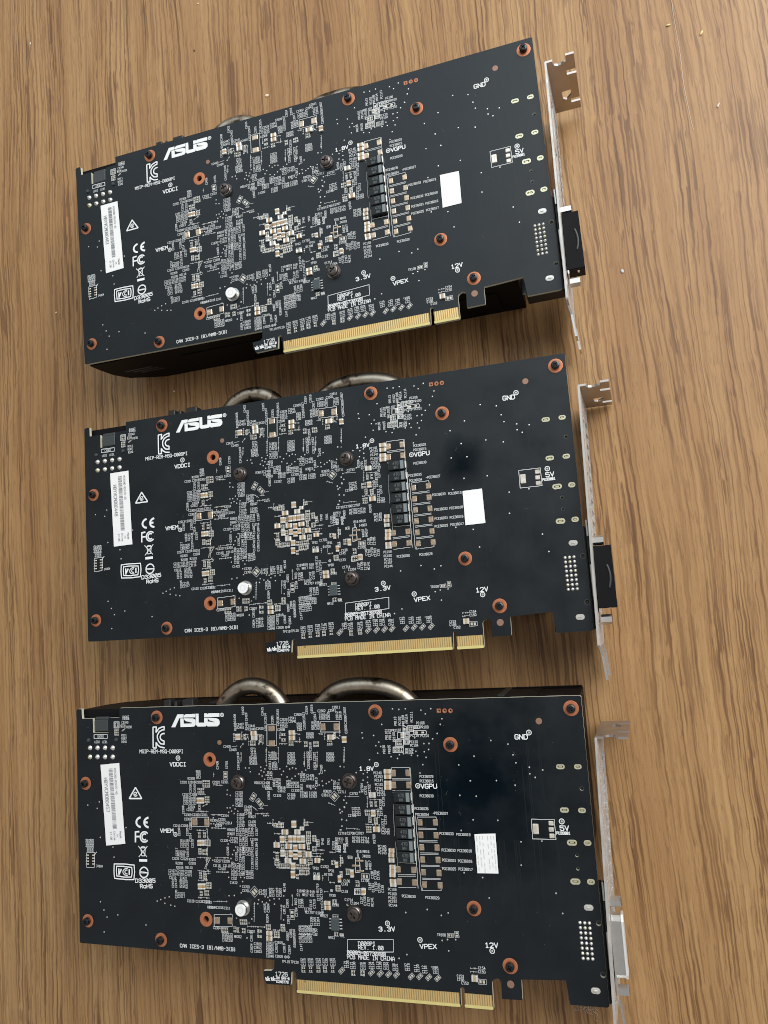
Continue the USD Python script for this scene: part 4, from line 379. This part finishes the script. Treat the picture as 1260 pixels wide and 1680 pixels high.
def make_card(idx, label, serial):
    R, T = np.array(CARD_R[idx]), np.array(CARD_T[idx])
    name = numbered('/World', 'graphics_card'); P = '/World/' + name
    x = UsdGeom.Xform.Define(stage, P); m = np.eye(4); m[:3, :3] = R.T; m[3, :3] = (T + np.array([0, 0, TABLE]) + R @ np.array([0, 0, -TABLE])) * MM
    x.AddTransformOp().Set(Gf.Matrix4d(m.tolist()))
    data(x.GetPrim(), label=label, category='graphics card', group='graphics cards lying fan side down on the table')
    def lean(mb, z0=3.6):
        v, f = mb.mesh() if isinstance(mb, MB) else mb
        v = np.array(v, float); v[:, 0] += (z0 - v[:, 2]) * .036 + (v[:, 1] - 20) * .028; return v, f
    def wz(u, v): return float((R @ np.array([u, v, 0.0]))[2])          # tilt of the board's plane
    def floor_z(u, v): return -TABLE - wz(u, v) + .05                  # local height of the table top there
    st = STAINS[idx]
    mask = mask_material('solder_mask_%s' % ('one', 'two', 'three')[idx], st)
    def part(nm, mb, mat, **kw): return put(P, nm, mb, mat, **kw)

    # --- board
    bd = BOARD.difference(HOLES)
    b = part('circuit_board', MB().poly(bd, -1.6, -.03), FR4)
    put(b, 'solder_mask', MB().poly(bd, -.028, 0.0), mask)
    put(b, 'copper_trace', MB().strokes(traces(), .22, .006), TRACE, kind='stuff')
    put(b, 'component_print', MB().strokes(SMALL, .118, .02), SILK, kind='stuff')
    put(b, 'footprint_print', MB().strokes(FOOT, .11, .03), SILK, kind='stuff')
    ln = MB()
    for w, closed, pts in LN:
        ln.strokes([list(pts) + ([pts[0]] if closed else [])], w, .04)
    put(b, 'outline_print', ln, SILK, kind='stuff')
    put(b, 'solder_land', LANDS, PADS_, kind='stuff')
    vm = MB()
    for u, v in VI: vm.lathe(u, v, [(.34, .005), (.30, .09), (.16, .13), (0, .14)], 8)
    put(b, 'test_dot', vm, SOLDER, kind='stuff')
    ds = np.random.default_rng(70 + idx); dm = MB()
    for k in range(150):
        u, v = ds.uniform(3, 238), ds.uniform(2, 106); r = ds.uniform(.05, .13); dm.lathe(u, v, [(r, .06), (r * .6, .06 + r), (0, .06 + r)], 5)
    for k in range(22):
        u, v = ds.uniform(3, 238), ds.uniform(2, 106); a = ds.uniform(0, 6.3); q = [(u, v)]
        for j in range(5): a += ds.normal() * .5; q.append((q[-1][0] + math.cos(a) * .35, q[-1][1] + math.sin(a) * .35))
        dm.strokes([q], .055, .11)
    put(b, 'dust_speck', dm, DUSTF, kind='stuff')
    # --- lettering and marks
    for u0, v0, u1, v1, h, s, bold, nm in BT:
        a, c = np.array([u0, v0]), np.array([u1, v1]); L = np.hypot(*(c - a)); ex = (c - a) / L; ey = np.array([-ex[1], ex[0]])
        adv = L / (len(s) - .26); cw = adv * .74
        part(nm, MB().strokes(lettering(s, a, ex, ey, cw, h, adv - cw), .35 if bold else .23, .05), SILK)
    s = 'CAN ICES-3 (B)/NMB-3(B)'
    part('approval_lettering', MB().strokes(lettering(s, CAN0, (1, 0), (0, 1), CANW * .70, 1.42, CANW * .30), .23, .05), SILK)
    part('maker_logo', MB().flat(unary_union([Polygon(p).buffer(.03) for p in LOGO]), .05), SILK)
    u, v = RMARK; rm = MB(); rm.flat(Point(u, v).buffer(.95).difference(Point(u, v).buffer(.65)), .05); rm.strokes(lettering('R', (u - .3, v - .38), (1, 0), (0, 1), .55, .75, 0), .17, .055); part('registered_mark', rm, SILK)
    def mark(nm, paths, w, extra=()):
        part(nm, MB().flat(unary_union([LineString(p).buffer(w / 2, quad_segs=3, cap_style='flat') for p in paths] + [Polygon(p) for p in extra]), .05), SILK)
    mark('korean_approval_mark', KC['s'] + KC['arcs'], .62)
    mark('conformity_mark', CE, .95); 
    part('communications_mark', MB().flat(unary_union([LineString(p).buffer(.36, cap_style='flat') for p in FC] + [LineString(p).buffer(.33, cap_style='flat') for p in FC2]), .05), SILK)
    mark('crossed_bin_mark', WEEE, .34, [WBAR]); mark('interference_mark', VC + VC2, .52); part('interference_lettering', MB().flat(unary_union([LineString(p).buffer(.2 + .16 * (i != 2 and i != 1), cap_style='flat') for i, p in enumerate(VC3)]), .05), SILK)
    part('round_mark', MB().flat(unary_union([LineString(p).buffer(.3, cap_style='flat') for p in EAC] + [LineString(p).buffer(.16, cap_style='flat') for p in EAC2]), .05), SILK)
    tri, (cu, cv) = RCM; tp = Polygon(tri).buffer(.45, quad_segs=4)
    part('tick_mark', MB().flat(unary_union([tp.difference(tp.buffer(-.62)), LineString([(cu + .95 * math.cos(a), cv + .95 * math.sin(a)) for a in np.linspace(.9, 5.9, 16)]).buffer(.18), LineString([(cu - .45, cv + .05), (cu - .05, cv - .4), (cu + .8, cv + .75)]).buffer(.2)]), .05), SILK)
    for u, v in UL:
        part('recognition_mark', MB().strokes([[(u - 1.0, v + .5), (u - .8, v - .6), (u - .2, v - .7), (u - .1, v + .5)], [(u + .1, v + .9), (u + .15, v - .5), (u + .9, v - .6)], [(u - .9, v + .1), (u + .9, v + .1)]], .42, .05), SILK)
    for u, v, r in CI:
        c = part('test_point', MB().flat(Point(u, v).buffer(r).difference(Point(u, v).buffer(r * .72)), .05), SILK)
        put(c, 'probe_land', MB().lathe(u, v, [(r * .42, .01), (r * .38, .09), (0, .1)], 12), SOLDER)
    for u, v, r in DOT: part('fiducial_dot', MB().lathe(u, v, [(r, .004), (r * .95, .03), (0, .03)], 18), COPPERD)
    for i, (u, v) in enumerate(HD):
        sh = Point(u, v).buffer(.95) if i else sbox(u - .85, v - .85, u + .85, v + .85); part('header_hole', MB().poly(sh.difference(Point(u, v).buffer(.5, quad_segs=4)), .004, .04), COPPER)
    for u, v, r in HOLE: part('peg_hole', MB().flat(Point(u, v).buffer(r).difference(Point(u, v).buffer(r * .8, quad_segs=5)), .012), GREYP); part('peg', MB().lathe(u, v, [(r * .72, -4), (r * .72, -.9), (0, -.7)], 14), BLACKM)
    # --- mounting rings and their screws
    for i, (u, v, r, sc) in enumerate(RG):
        rg = part('mounting_ring', MB().lathe(u, v, [(r * .45, -1.7), (r * .45, .02), (r * .52, .07), (r * .95, .07), (r, .015)], 28), COPPER, smooth=30, label=None if sc else 'empty copper ring with an open hole')
        if sc:
            put(rg, 'screw', screw_head(u, v, r * .58, .25, 2.2, rot=i * 1.3), SCREW, smooth=35)
            put(rg, 'screw_shank', MB().lathe(u, v, [(r * .3, -6), (r * .3, .32), (0, .33)], 12), SCREW)
        else: put(rg, 'hole_shade_plug', MB().lathe(u, v, [(r * .6, -5), (r * .6, -2.4), (0, -2.3)], 16), DARK)  # near-black plug put in for the shade inside the open hole
    for i, (u, v) in enumerate(SC):
        sp = part('spring_screw', screw_head(u, v, 2.75, 1.75, 3.0, rot=.3 + i), SPRING, smooth=35) if i < 3 else part('spring_screw', MB().lathe(u, v, [(0, 1.75), (2.75, 1.75), (2.75, 2.85), (2.6, 3.0), (0, 3.0)], 28), STEEL, smooth=30, label='screw under a round white warranty sticker')
        put(sp, 'washer', MB().lathe(u, v, [(1.6, .02), (3.3, .02), (3.35, .3), (1.6, .34)], 28), SPRING if i < 3 else STEEL, smooth=30)
        tt = np.linspace(0, 1, 70); put(sp, 'spring', sweep(np.c_[u + 2.2 * np.cos(tt * 19), v + 2.2 * np.sin(tt * 19), .4 + 1.3 * tt], .26, 6), STEEL, smooth=True)
        if i == 3:
            put(sp, 'warranty_sticker', MB().lathe(u, v, [(2.55, 3.01), (2.5, 3.07), (0, 3.07)], 28), STICK)
            put(sp, 'sticker_ring', MB().flat(Point(u, v).buffer(1.35).difference(Point(u, v).buffer(1.15)), 3.08), INKF)
    # --- soldered parts
    cr = random.Random(7)
    for i, (u, v, w, h) in enumerate(CAP):
        lng = w >= h; e = .3; hz = .75 + .12 * min(w, h); w, h = w * .96, h * .96; du, dv = cr.uniform(-.05, .05), cr.uniform(-.05, .05); u += du; v += dv
        if lng: body = MB().box(u - w * .24, u + w * .24, v - h / 2 + .03, v + h / 2 - .03, .05, hz - .03, .12)
        else: body = MB().box(u - w / 2 + .03, u + w / 2 - .03, v - h * .24, v + h * .24, .05, hz - .03, .12)
        c = part('ceramic_capacitor', body, CAPM[(0, 1, 0, 2, 1)[i % 5]])
        for sg in (-1, 1):
            tmb = MB().box(u + sg * w * .355 - w * .145, u + sg * w * .355 + w * .145, v - h / 2, v + h / 2, .02, hz, .14) if lng else MB().box(u - w / 2, u + w / 2, v + sg * h * .355 - h * .145, v + sg * h * .355 + h * .145, .02, hz, .14)
            put(c, 'terminal', tmb, ENDS)
    for i, (u, v, w, h) in enumerate(PD):
        part('solder_pad', MB().box(u - w / 2, u + w / 2, v - h / 2, v + h / 2, .01, .24 if w > 1.5 else .12, min(.22, w * .2)), PADM if w > 1.5 and 25 < u < 215 else PADS_)
    for i, (u, v) in enumerate(TANT):
        c = part('polymer_capacitor', MB().box(u - 3.75, u + 3.55, v - 2.15, v + 2.15, .15, 2.4, .28), TANTB)
        put(c, 'polarity_band', MB().flat(sbox(u + 1.75, v - 1.85, u + 3.27, v + 1.85), 2.41), BAND)
        put(c, 'terminal', MB().box(u + 3.56, u + 4.05, v - 1.6, v + 1.6, .05, 1.7, .2), ENDS); put(c, 'terminal', MB().box(u - 4.1, u - 3.76, v - 1.5, v + 1.5, .05, 1.1, .1), ENDS)
        put(c, 'marking', MB().strokes(lettering('470', (u - 1.6, v + .15), (1, 0), (0, 1), .62, 1.25, .34, True) + lettering('WH', (u - 1.2, v - 1.5), (1, 0), (0, 1), .6, 1.0, .34), .24, 2.412), TGREY)
    for u, v in IC:
        c = part('controller_chip', MB().box(u - 1.75, u + 1.75, v - 2.45, v + 2.45, .2, 1.5, .18), ICB)
        for sg in (-1, 1):
            for k in range(4):
                y = v + (k - 1.5) * 1.27; put(c, 'pin', MB().box(u + sg * 1.78 if sg > 0 else u - 2.9, u + 2.9 if sg > 0 else u - 1.78, y - .2, y + .2, .02, .35, .06), ENDS)
    for u, v in PIN: part('power_pin', MB().lathe(u, v, [(1.18, .01), (1.05, .25), (.75, .62), (.42, .85), (.4, 1.1), (0, 1.15)], 16), SOLDER if (u + v) % 3 > .7 else SOLDERY, smooth=40)
    for u, v in PEG: part('locating_peg', MB().lathe(u, v, [(.95, -.5), (.95, .25), (.7, .7), (0, .85)], 16), GREYP, smooth=40)
    for i, (u, v) in enumerate(PINS): part('port_pin', MB().lathe(u, v, [(.66, .01), (.55, .25), (.3, .48), (0, .55)], 12), SOLDERY if i % 7 == 4 else SOLDER, smooth=40)
    for u, v, w, h, full in OV:
        o = LineString([(u - w / 2 + h / 2, v), (u + w / 2 - h / 2, v)]).buffer(h / 2, quad_segs=6)
        if full: part('port_tab_solder', MB().poly(o, .01, .16), SOLDER); put(P, 'port_tab_solder', MB().poly(o.buffer(-h * .16), .16, .3).box(u - w * .18, u + w * .18, v - h * .12, v + h * .12, .3, .6, .08), SOLDER)
        else:
            o2 = LineString([(u - w / 2 + h * .5, v), (u + w / 2 - h * .5, v)]).buffer(h * .2, quad_segs=4)
            q = part('port_tab_ring', MB().poly(o.difference(o2), -.3, .1), SOLDERY); put(q, 'port_tab', MB().box(u - w * .2, u + w * .2, v - h * .12, v + h * .12, -2.0, -.12, .05), SOLDERY)
    # --- edge connector
    for k, (u0, u1, n) in enumerate(((111.2, 182.1, 71), (184.75, 195.5, 11))):
        ec = part('edge_connector', MB().poly(sbox(u0 - .3, -12.5, u1 + .2, -7.95), .006, .03), DARKFR)
        put(ec, 'connector_bevel', MB().poly(rounded(sbox(u0 - .5, -13.42, u1 + .3, -12.2), .45), .008, .034), BEVEL)
        for i in range(n):
            u = u0 + (i + .5) * (u1 - u0) / n; lo = -12.18
            part('contact_finger', MB().box(u - .33, u + .33, lo, -8.05 - (.9 if (k == 0 and i == 3) else 0), .032, .075), GOLD)
    # --- stickers
    def sticker(nm, q, lab):
        q = np.array(q); g = 6; M_, F_ = [], []
        for a in range(g + 1):
            for c_ in range(3):
                s_, t_ = c_ / 2, a / g; p = (q[0] * (1 - s_) + q[1] * s_) * (1 - t_) + (q[3] * (1 - s_) + q[2] * s_) * t_; M_.append((p[0], p[1], .12 + .05 * math.sin(a * 2.1 + c_ * 1.7 + idx)))
        for a in range(g):
            for c_ in range(2): i = a * 3 + c_; F_ += [(i, i + 3, i + 4), (i, i + 4, i + 1)]
        return part(nm, (np.array(M_), np.array(F_)), STICK, smooth=True, label=lab), q
    sp, q = sticker('serial_sticker', STK[idx], 'white serial number sticker with bar code ending ' + serial[-3:])
    ey = (q[1] - q[0]) / np.linalg.norm(q[1] - q[0]); W = np.linalg.norm(q[1] - q[0]); ax = (q[3] - q[0]); Ls = np.linalg.norm(ax); ex = ax / Ls
    def at(s_, t_): return q[0] + ex * s_ * Ls + ey * t_ * W
    put(sp, 'serial_lettering', MB().strokes(lettering(serial, at(.17, .14), ex, ey, .92, 1.75, .42, True), .26, .2), INK)
    put(sp, 'model_lettering', MB().strokes(lettering('MINING-RX470-4G', at(.06, .70), ex, ey, .56, 1.1, .26, True), .15, .2), INK)
    put(sp, 'origin_lettering', MB().strokes(lettering('Made', at(.84, .76), ex, ey, .6, .95, .22) + lettering('in', at(.87, .60), ex, ey, .5, .95, .25) + lettering('China', at(.835, .44), ex, ey, .6, .95, .22) + lettering('17.06', at(.835, .26), ex, ey, .56, .95, .22, True), .17, .2), INK)
    br = random.Random(serial); bars = MB(); s_ = .06
    while s_ < .80:
        w_ = br.choice([.004, .004, .007, .011]); a, c_ = at(s_, .42), at(s_ + w_, .63); d = at(s_, .63); e_ = at(s_ + w_, .42)
        bars.add([(*a, .2), (*e_, .2), (*c_, .2), (*d, .2)], [(0, 1, 2), (0, 2, 3)]); s_ += w_ + br.choice([.004, .006, .01])
    put(sp, 'bar_code', bars, INK)
    sp, q = sticker('blank_sticker', STK2[idx], 'small white sticker with ' + ('faint grey print' if idx == 2 else 'no readable print'))
    if idx == 2:
        ey = (q[1] - q[0]) / np.linalg.norm(q[1] - q[0]); W = np.linalg.norm(q[1] - q[0]); ax = q[3] - q[0]; Ls = np.linalg.norm(ax); ex = ax / Ls; fp = MB(); fr = random.Random(2)
        for t_ in (.1, .24, .38, .62, .77, .9):
            s_ = .06
            while s_ < .88:
                w_ = fr.uniform(.03, .12); a = q[0] + ex * s_ * Ls + ey * t_ * W; fp.strokes([[a, a + ex * w_ * Ls]], .32, .2); s_ += w_ + fr.uniform(.02, .12)
        put(sp, 'faint_print', fp, INKF)
    # --- cooler: shroud, heat pipes, clips
    prof = [(.5, -3.4), (.4, -12), (1.2, -22), (5.5, -31), (23, None)]
    def shroud_block(u1, v0, v1, profile):
        pts = profile + [(u1, None), (u1, -3.4)]; V = []
        for v in (v0, v1): V += [(u, v, floor_z(u, v) if z is None else z) for u, z in pts]
        n = len(pts); F = [(0, i, i + 1) for i in range(1, n - 1)] + [(n, n + i + 1, n + i) for i in range(1, n - 1)]
        for i in range(n): j = (i + 1) % n; F += [(i, n + i, n + j), (i, n + j, j)]
        return np.array(V, float), np.array(F)
    sh = part('fan_shroud', shroud_block(222.5, .4, 108.0, prof), BLACKG)
    put(sh, 'shroud_wing', shroud_block(240.2, 46, 107.6, [(222.5, -3.4), (222.5, None)]), BLACKG)
    for k in range(3): put(sh, 'vent_slat', MB().box(10 + k * 3.2, 27 + k * 2, .1, .62, -20.5 - k * 2.6, -19.4 - k * 2.6, .2), BLACKS)
    put(sh, 'side_panel', MB().box(48, 212, -.05, .5, -33, -13, .4), BLACKG)
    for k, (a, c_) in enumerate(((47.6, 51.2), (53, 54.6), (57.6, 63.4))): put(sh, 'clip', MB().box(a, c_, 107.5, 111.6 - .7 * (k == 1), -6.5, -1.7, .4), BLACKM)
    put(sh, 'side_rib', MB().box(66, 71, 107.5, 108.9, -34, -12, .3), BLACKM); put(sh, 'side_rib', MB().box(206, 209, 107.5, 108.7, -34, -8, .3), BLACKM)
    put(sh, 'side_lip', MB().box(24, 240, 107.9, 108.5, floor_z(130, 108) + 1.2, floor_z(130, 108) + 3.2, .2), BLACKG)
    ang = np.linspace(math.radians(-28), math.radians(208), 44)
    part('heat_pipe', sweep(np.c_[89.3 + 16.6 * np.cos(ang), 99.3 + 16.6 * np.sin(ang), np.full(44, -11.5)], 4.0, 18), PIPE, smooth=True)
    part('heat_pipe', sweep(spline([(118.5, 92, -11.5), (121, 101, -11.5), (126, 108.3, -11.5), (134, 113, -11.5), (143, 114.1, -11.5), (153, 113.4, -11.5), (161.5, 110.4, -11.5), (167.5, 105, -11.5), (170.5, 97, -11.5)], 44), 4.0, 18), PIPE, smooth=True)
    # --- power socket
    pw = part('power_socket', MB().box(4.6, 20.6, 84, 103.2, -14.5, -1.8, .3), BLACKM)
    put(pw, 'latch', MB().box(9.7, 17.2, 97.9, 103.3, -1.8, -.5, .25), GREYP); put(pw, 'latch_lip', MB().box(9.9, 17.0, 103.3, 104.6, -2.2, -1.0, .2), GREYP)
    put(pw, 'socket_rim', MB().box(5.0, 20.0, 103.2, 104.0, -13, -2.2, .2), GREYP)
    # --- port end
    part('reflection_plate', MB().box(222.7, 225.8, 0.2, 6.6, -22, -20.6, .2), REFLB)  # added plate, its colour stands for the bluish reflection seen past the shroud
    part('port_housing', MB().box(225.6, 241.8, -8.7, 34, -11.2, -1.75, .3), BLACKM)
    part('port_housing', MB().box(226.5, 240.8, 40, 58, -8.2, -1.75, .3), BLACKM); part('port_housing', MB().box(226.5, 240.8, 63, 81, -8.2, -1.75, .3), BLACKM)
    pf = part('port_face_plate', MB().box(241.85, 243.4, -8, 33.6, -12, -1.9, .2), BLACKM)
    for a, c_ in ((29.6, 36.5), (4.5, 18.0), (-8.5, -1.0)): put(pf, 'port_spring_tab', MB().box(242.2, 243.0, a, c_, -3.2, -.9, .15), STEEL)
    BU, BT_ = 243.0, .9
    pl = sbox(-15.5, -34.6, 92.0, 3.6)
    pl = unary_union([rounded(pl, 1.2), sbox(80, -34.6, 92.4, 3.6)])
    for a, c_ in ((1, 22.5), (41, 57), (64, 80)): pl = pl.difference(sbox(a, -11, c_, -3.2))
    for k in range(16): pl = pl.difference(rounded(sbox(4 + k * 5, -31, 7.2 + k * 5, -17), .8))
    part('bracket', lean(MB().prism(pl, 'u', BU, BU + BT_)), DUSTY)
    for z in (-8.0, -28.3):
        tl = MB(); w0 = 5.2
        for k, (a0, a1, b0, b1) in enumerate(((-15.6, -19.5, 0, .9), (-19.5, -29.2, .9, 1.9))):
            V = []
            for v, du, hw in ((a0, b0, w0), (a1, b1, w0 - (1.2 if k == 0 else 1.6))):
                if k == 1 and v == a0: hw = w0 - 1.2
                V += [(BU + du, v, z - hw), (BU + du, v, z + hw), (BU + du + BT_, v, z + hw), (BU + du + BT_, v, z - hw)]
            tl.add(V, [(0, 1, 5), (0, 5, 4), (1, 2, 6), (1, 6, 5), (2, 3, 7), (2, 7, 6), (3, 0, 4), (3, 4, 7), (0, 3, 2), (0, 2, 1), (4, 5, 6), (4, 6, 7)])
        part('bracket_tongue', lean(tl), STEEL)
    fl = unary_union([sbox(BU + 1.4, -35, 256.9, 3.4), sbox(253.3, 3, 256.9, 4.9)])
    fl = fl.difference(Polygon([(247.6, 6), (247.6, 1.6), (248.3, .2), (249.6, -.5), (251, -.2), (252.2, .8), (253.2, 1.0), (253.2, 6)]))
    fl = fl.difference(sbox(252.8, -8.3, 257.5, -5.2)).difference(sbox(252.9, -29.3, 257.5, -26.4)).difference(rounded(Polygon([(249.2, -19.8), (253.4, -19.4), (253.4, -23), (250.9, -26.3), (249.4, -25)]), .4))
    vf, ff = MB().prism(fl, 'v', 92.0, 92.9).mesh(); vf[:, 0] -= 1.2; part('bracket_flange', lean((vf, ff)), NICKEL)
    for v in (27.9, -4.9):
        a = np.arange(6) * math.pi / 3 + math.pi / 6 * 0; hexa = Polygon([(v + 2.1 * math.cos(k), -6 + 2.5 * math.sin(k)) for k in a])
        hx = part('hex_standoff', MB().prism(hexa, 'u', BU + BT_ + .5, 248.7), STEEL)
        put(hx, 'thread_hole', MB().prism(Point(v, -6).buffer(1.2, quad_segs=4), 'u', 248.71, 248.75), DARK)
    shell = Polygon([(1.6, -3.4), (21.4, -3.4), (23.0, -5.2), (22.2, -11), (.6, -11), (-.2, -5.2)])
    part('video_port', MB().prism(shell.difference(shell.buffer(-.5)), 'u', BU + BT_ + .2, 248.9).prism(shell.buffer(-.5), 'u', 245.5, 246.2), STEEL)
    part('video_port_lip', MB().prism(shell.buffer(.38).difference(shell.buffer(-.5)), 'u', 248.2, 249.05), LIPM)
    part('video_port_rim', MB().prism(Polygon([(-1.8, -2.6), (24.8, -2.6), (24.8, -11.8), (-1.8, -11.8)]).difference(shell), 'u', BU + BT_ + .15, BU + BT_ + .75), STEEL)
    if idx < 2:
        cp = part('dust_cap', MB().prism(Polygon([(-.3, -2.4), (25.4, -2.4), (25.4, -12), (-.3, -12)]).buffer(-.3).buffer(.3), 'u', BU + BT_ + .05, 251.4), BLACKG, label='black plastic dust cap on the video port')
        aa = np.linspace(-1, 1, 13); put(cp, 'highlight_ridge', sweep(np.c_[249.9 - .9 * aa ** 2, 12.6 + aa * 4.7, np.full(13, -2.35)], .42, 8), GREYP, smooth=True)  # added rib in lighter grey, painted for the highlight on the finger notch
    # --- dust on the bracket's outer side
    dr = np.random.default_rng(40 + idx); n = 420; pts, cnt = [], []
    for i in range(n):
        v = dr.uniform(26, 90) if i % 8 else dr.uniform(-12, 0); z = dr.uniform(-33, 3.2); off = (3.6 - z) * .036 + (v - 20) * .028; p = np.array([BU + BT_ + .05 + off, v, z]); k = 5; d = dr.normal(size=3) * [.25, 1, .8]; d[0] = abs(d[0])
        L = dr.uniform(.3, 1.6)
        for j in range(k):
            pts.append((p + d * L * j / k + dr.normal(size=3) * .12 * (j > 0)) * [1, 1, 1]); pts[-1][0] = max(pts[-1][0], BU + BT_ + .03 + off)
        cnt.append(k)
    pts = np.array(pts); pts[:, 2] += TABLE; pts *= MM
    bc = UsdGeom.BasisCurves.Define(stage, P + '/dust_fluff'); bc.CreateTypeAttr('linear'); bc.CreatePointsAttr(Vt.Vec3fArray.FromNumpy(pts.astype(np.float32))); bc.CreateCurveVertexCountsAttr(Vt.IntArray(cnt)); bc.CreateWidthsAttr(Vt.FloatArray([.00005])); bc.SetWidthsInterpolation('constant')
    UsdShade.MaterialBindingAPI.Apply(bc.GetPrim()).Bind(DUST); data(bc.GetPrim(), kind='stuff')
    return P

make_card(0, 'top graphics card, shroud side showing below its edge and black cap on the port', 'HBYVCM080461')
make_card(1, 'middle graphics card lying between the other two, its port capped', 'HBYVCM080448')
make_card(2, 'bottom graphics card with the bare steel video port and two tall heat pipes showing', 'HBYVCM080457')

# ------------------------------------------------------------------ small things lying on the table
def table_thing(name, cat, label, mesh, mat, smooth=False):
    m = usdkit.mesh(stage, '/World/' + numbered('/World', name), mesh, mat, smooth=smooth); data(m.GetPrim(), label=label, category=cat)
def lump(x, y, r, seed, stretch=(1, 1, .6), rot=0.0):
    m = trimesh.creation.icosphere(2, r); g = np.random.default_rng(seed); v = np.array(m.vertices); k = g.normal(size=(4, 3)) / r
    v *= (1 + .22 * np.sin(v @ k.T * 1.3 + g.uniform(0, 6, 4)).sum(1) / 2)[:, None]; v *= stretch; c, s = math.cos(rot), math.sin(rot); v[:, :2] = v[:, :2] @ np.array([[c, s], [-s, c]]); v += [x, y, -v[:, 2].min()]; return v, m.faces
table_thing('crumb', 'crumb', 'yellow crumb near the top edge of the table, left of the pale scratch-like thread', lump(0.013, 0.2702, 0.00058, 1, (1.5, 0.7, 0.5), 0.3), CRUMB, True)
table_thing('crumb', 'crumb', 'long yellow crumb right of the pale thread', lump(0.0278, 0.2641, 0.00065, 2, (0.7, 1.8, 0.5), -0.4), CRUMB, True)
table_thing('crumb', 'crumb', "pale crumb on the wood far right of the top card's bracket flange", lump(0.036, 0.2271, 0.00065, 3, (0.6, 1.9, 0.5), -0.3), PALE, True)
table_thing('plastic_chip', 'chip', "pale blue chip on the wood right of the top card's port cap", lump(-0.0034, 0.1501, 0.00065, 4, (1, 1.2, 0.5), 0.2), CHIP, True)
table_thing('crumb', 'crumb', 'tiny dark brown speck on the wood left above the top card', lump(-0.2453, 0.2952, 0.00050, 5, (1, 1.2, 0.6), 0.1), BROWN, True)
table_thing('crumb', 'crumb', 'tiny pale speck at the top edge of the table', lump(-0.2457, 0.3241, 0.00043, 6, (1, 1.1, 0.5), 0.1), PALE, True)
table_thing('fluff', 'fluff', 'whitish flake of fluff between the heat pipes above the top card', lump(-0.1964, 0.2617, 0.00072, 7, (1.4, 1.0, 0.3), 0.1), PALE, True)
table_thing('crumb', 'crumb', 'pale crumb on the wood between the top and middle cards', lump(-0.238, 0.0945, 0.00058, 8, (1, 1, 0.5), 0.1), PALE, True)
table_thing('crumb', 'crumb', "pale speck on the wood left of the top card's lower corner", lump(-0.3227, 0.1425, 0.00050, 9, (1, 1, 0.5), 0.1), PALE, True)
table_thing('fluff', 'fluff', 'faint pale fluff on the wood in the upper left', lump(-0.3637, 0.3173, 0.00065, 10, (1, 1.6, 0.3), 0.1), PALE, True)
THREAD = [(np.float64(0.0135), np.float64(0.2893)), (np.float64(0.0144), np.float64(0.2798)), (np.float64(0.0157), np.float64(0.2713)), (np.float64(0.0177), np.float64(0.2608)), (np.float64(0.0193), np.float64(0.2504)), (np.float64(0.0208), np.float64(0.2391)), (np.float64(0.0225), np.float64(0.2308)), (np.float64(0.0242), np.float64(0.2226)), (np.float64(0.0257), np.float64(0.2164))]
V_, F_ = sweep(spline([(x * 1000, y * 1000, .09) for x, y in THREAD], 50), .085, 6)
table_thing('thread', 'thread', 'long pale thread lying on the bare wood at the upper right', (V_ * MM, F_), PALE, True)
HAIR = [(np.float64(-0.0094), np.float64(-0.1804)), (np.float64(-0.0077), np.float64(-0.181)), (np.float64(-0.006), np.float64(-0.1795)), (np.float64(-0.0043), np.float64(-0.1808)), (np.float64(-0.0029), np.float64(-0.1797)), (np.float64(-0.0017), np.float64(-0.1814))]
fr_ = np.random.default_rng(8); FV, FF, FN = [], [], 0
for k in range(26):
    i = fr_.integers(0, len(HAIR) - 1); a, b = np.array(HAIR[i]), np.array(HAIR[i + 1]); c = (a + b) / 2 * 1000 + fr_.normal(size=2) * .7; d = (b - a) * 1000 * fr_.uniform(.5, 1.3)
    V_, F_ = sweep(spline([(*(c - d / 2), .1 + k * .03), (*(c + fr_.normal(size=2) * .6), .3 + k * .04), (*(c + d / 2 + fr_.normal(size=2) * .4), .12 + k * .03)], 9), .05, 4); FV.append(V_); FF.append(np.array(F_) + FN); FN += len(V_)
table_thing('fluff', 'fluff', 'tuft of pale dust fibres beside the lower right corner of the bottom card', (np.vstack(FV) * MM, np.vstack(FF)), PALE, True)
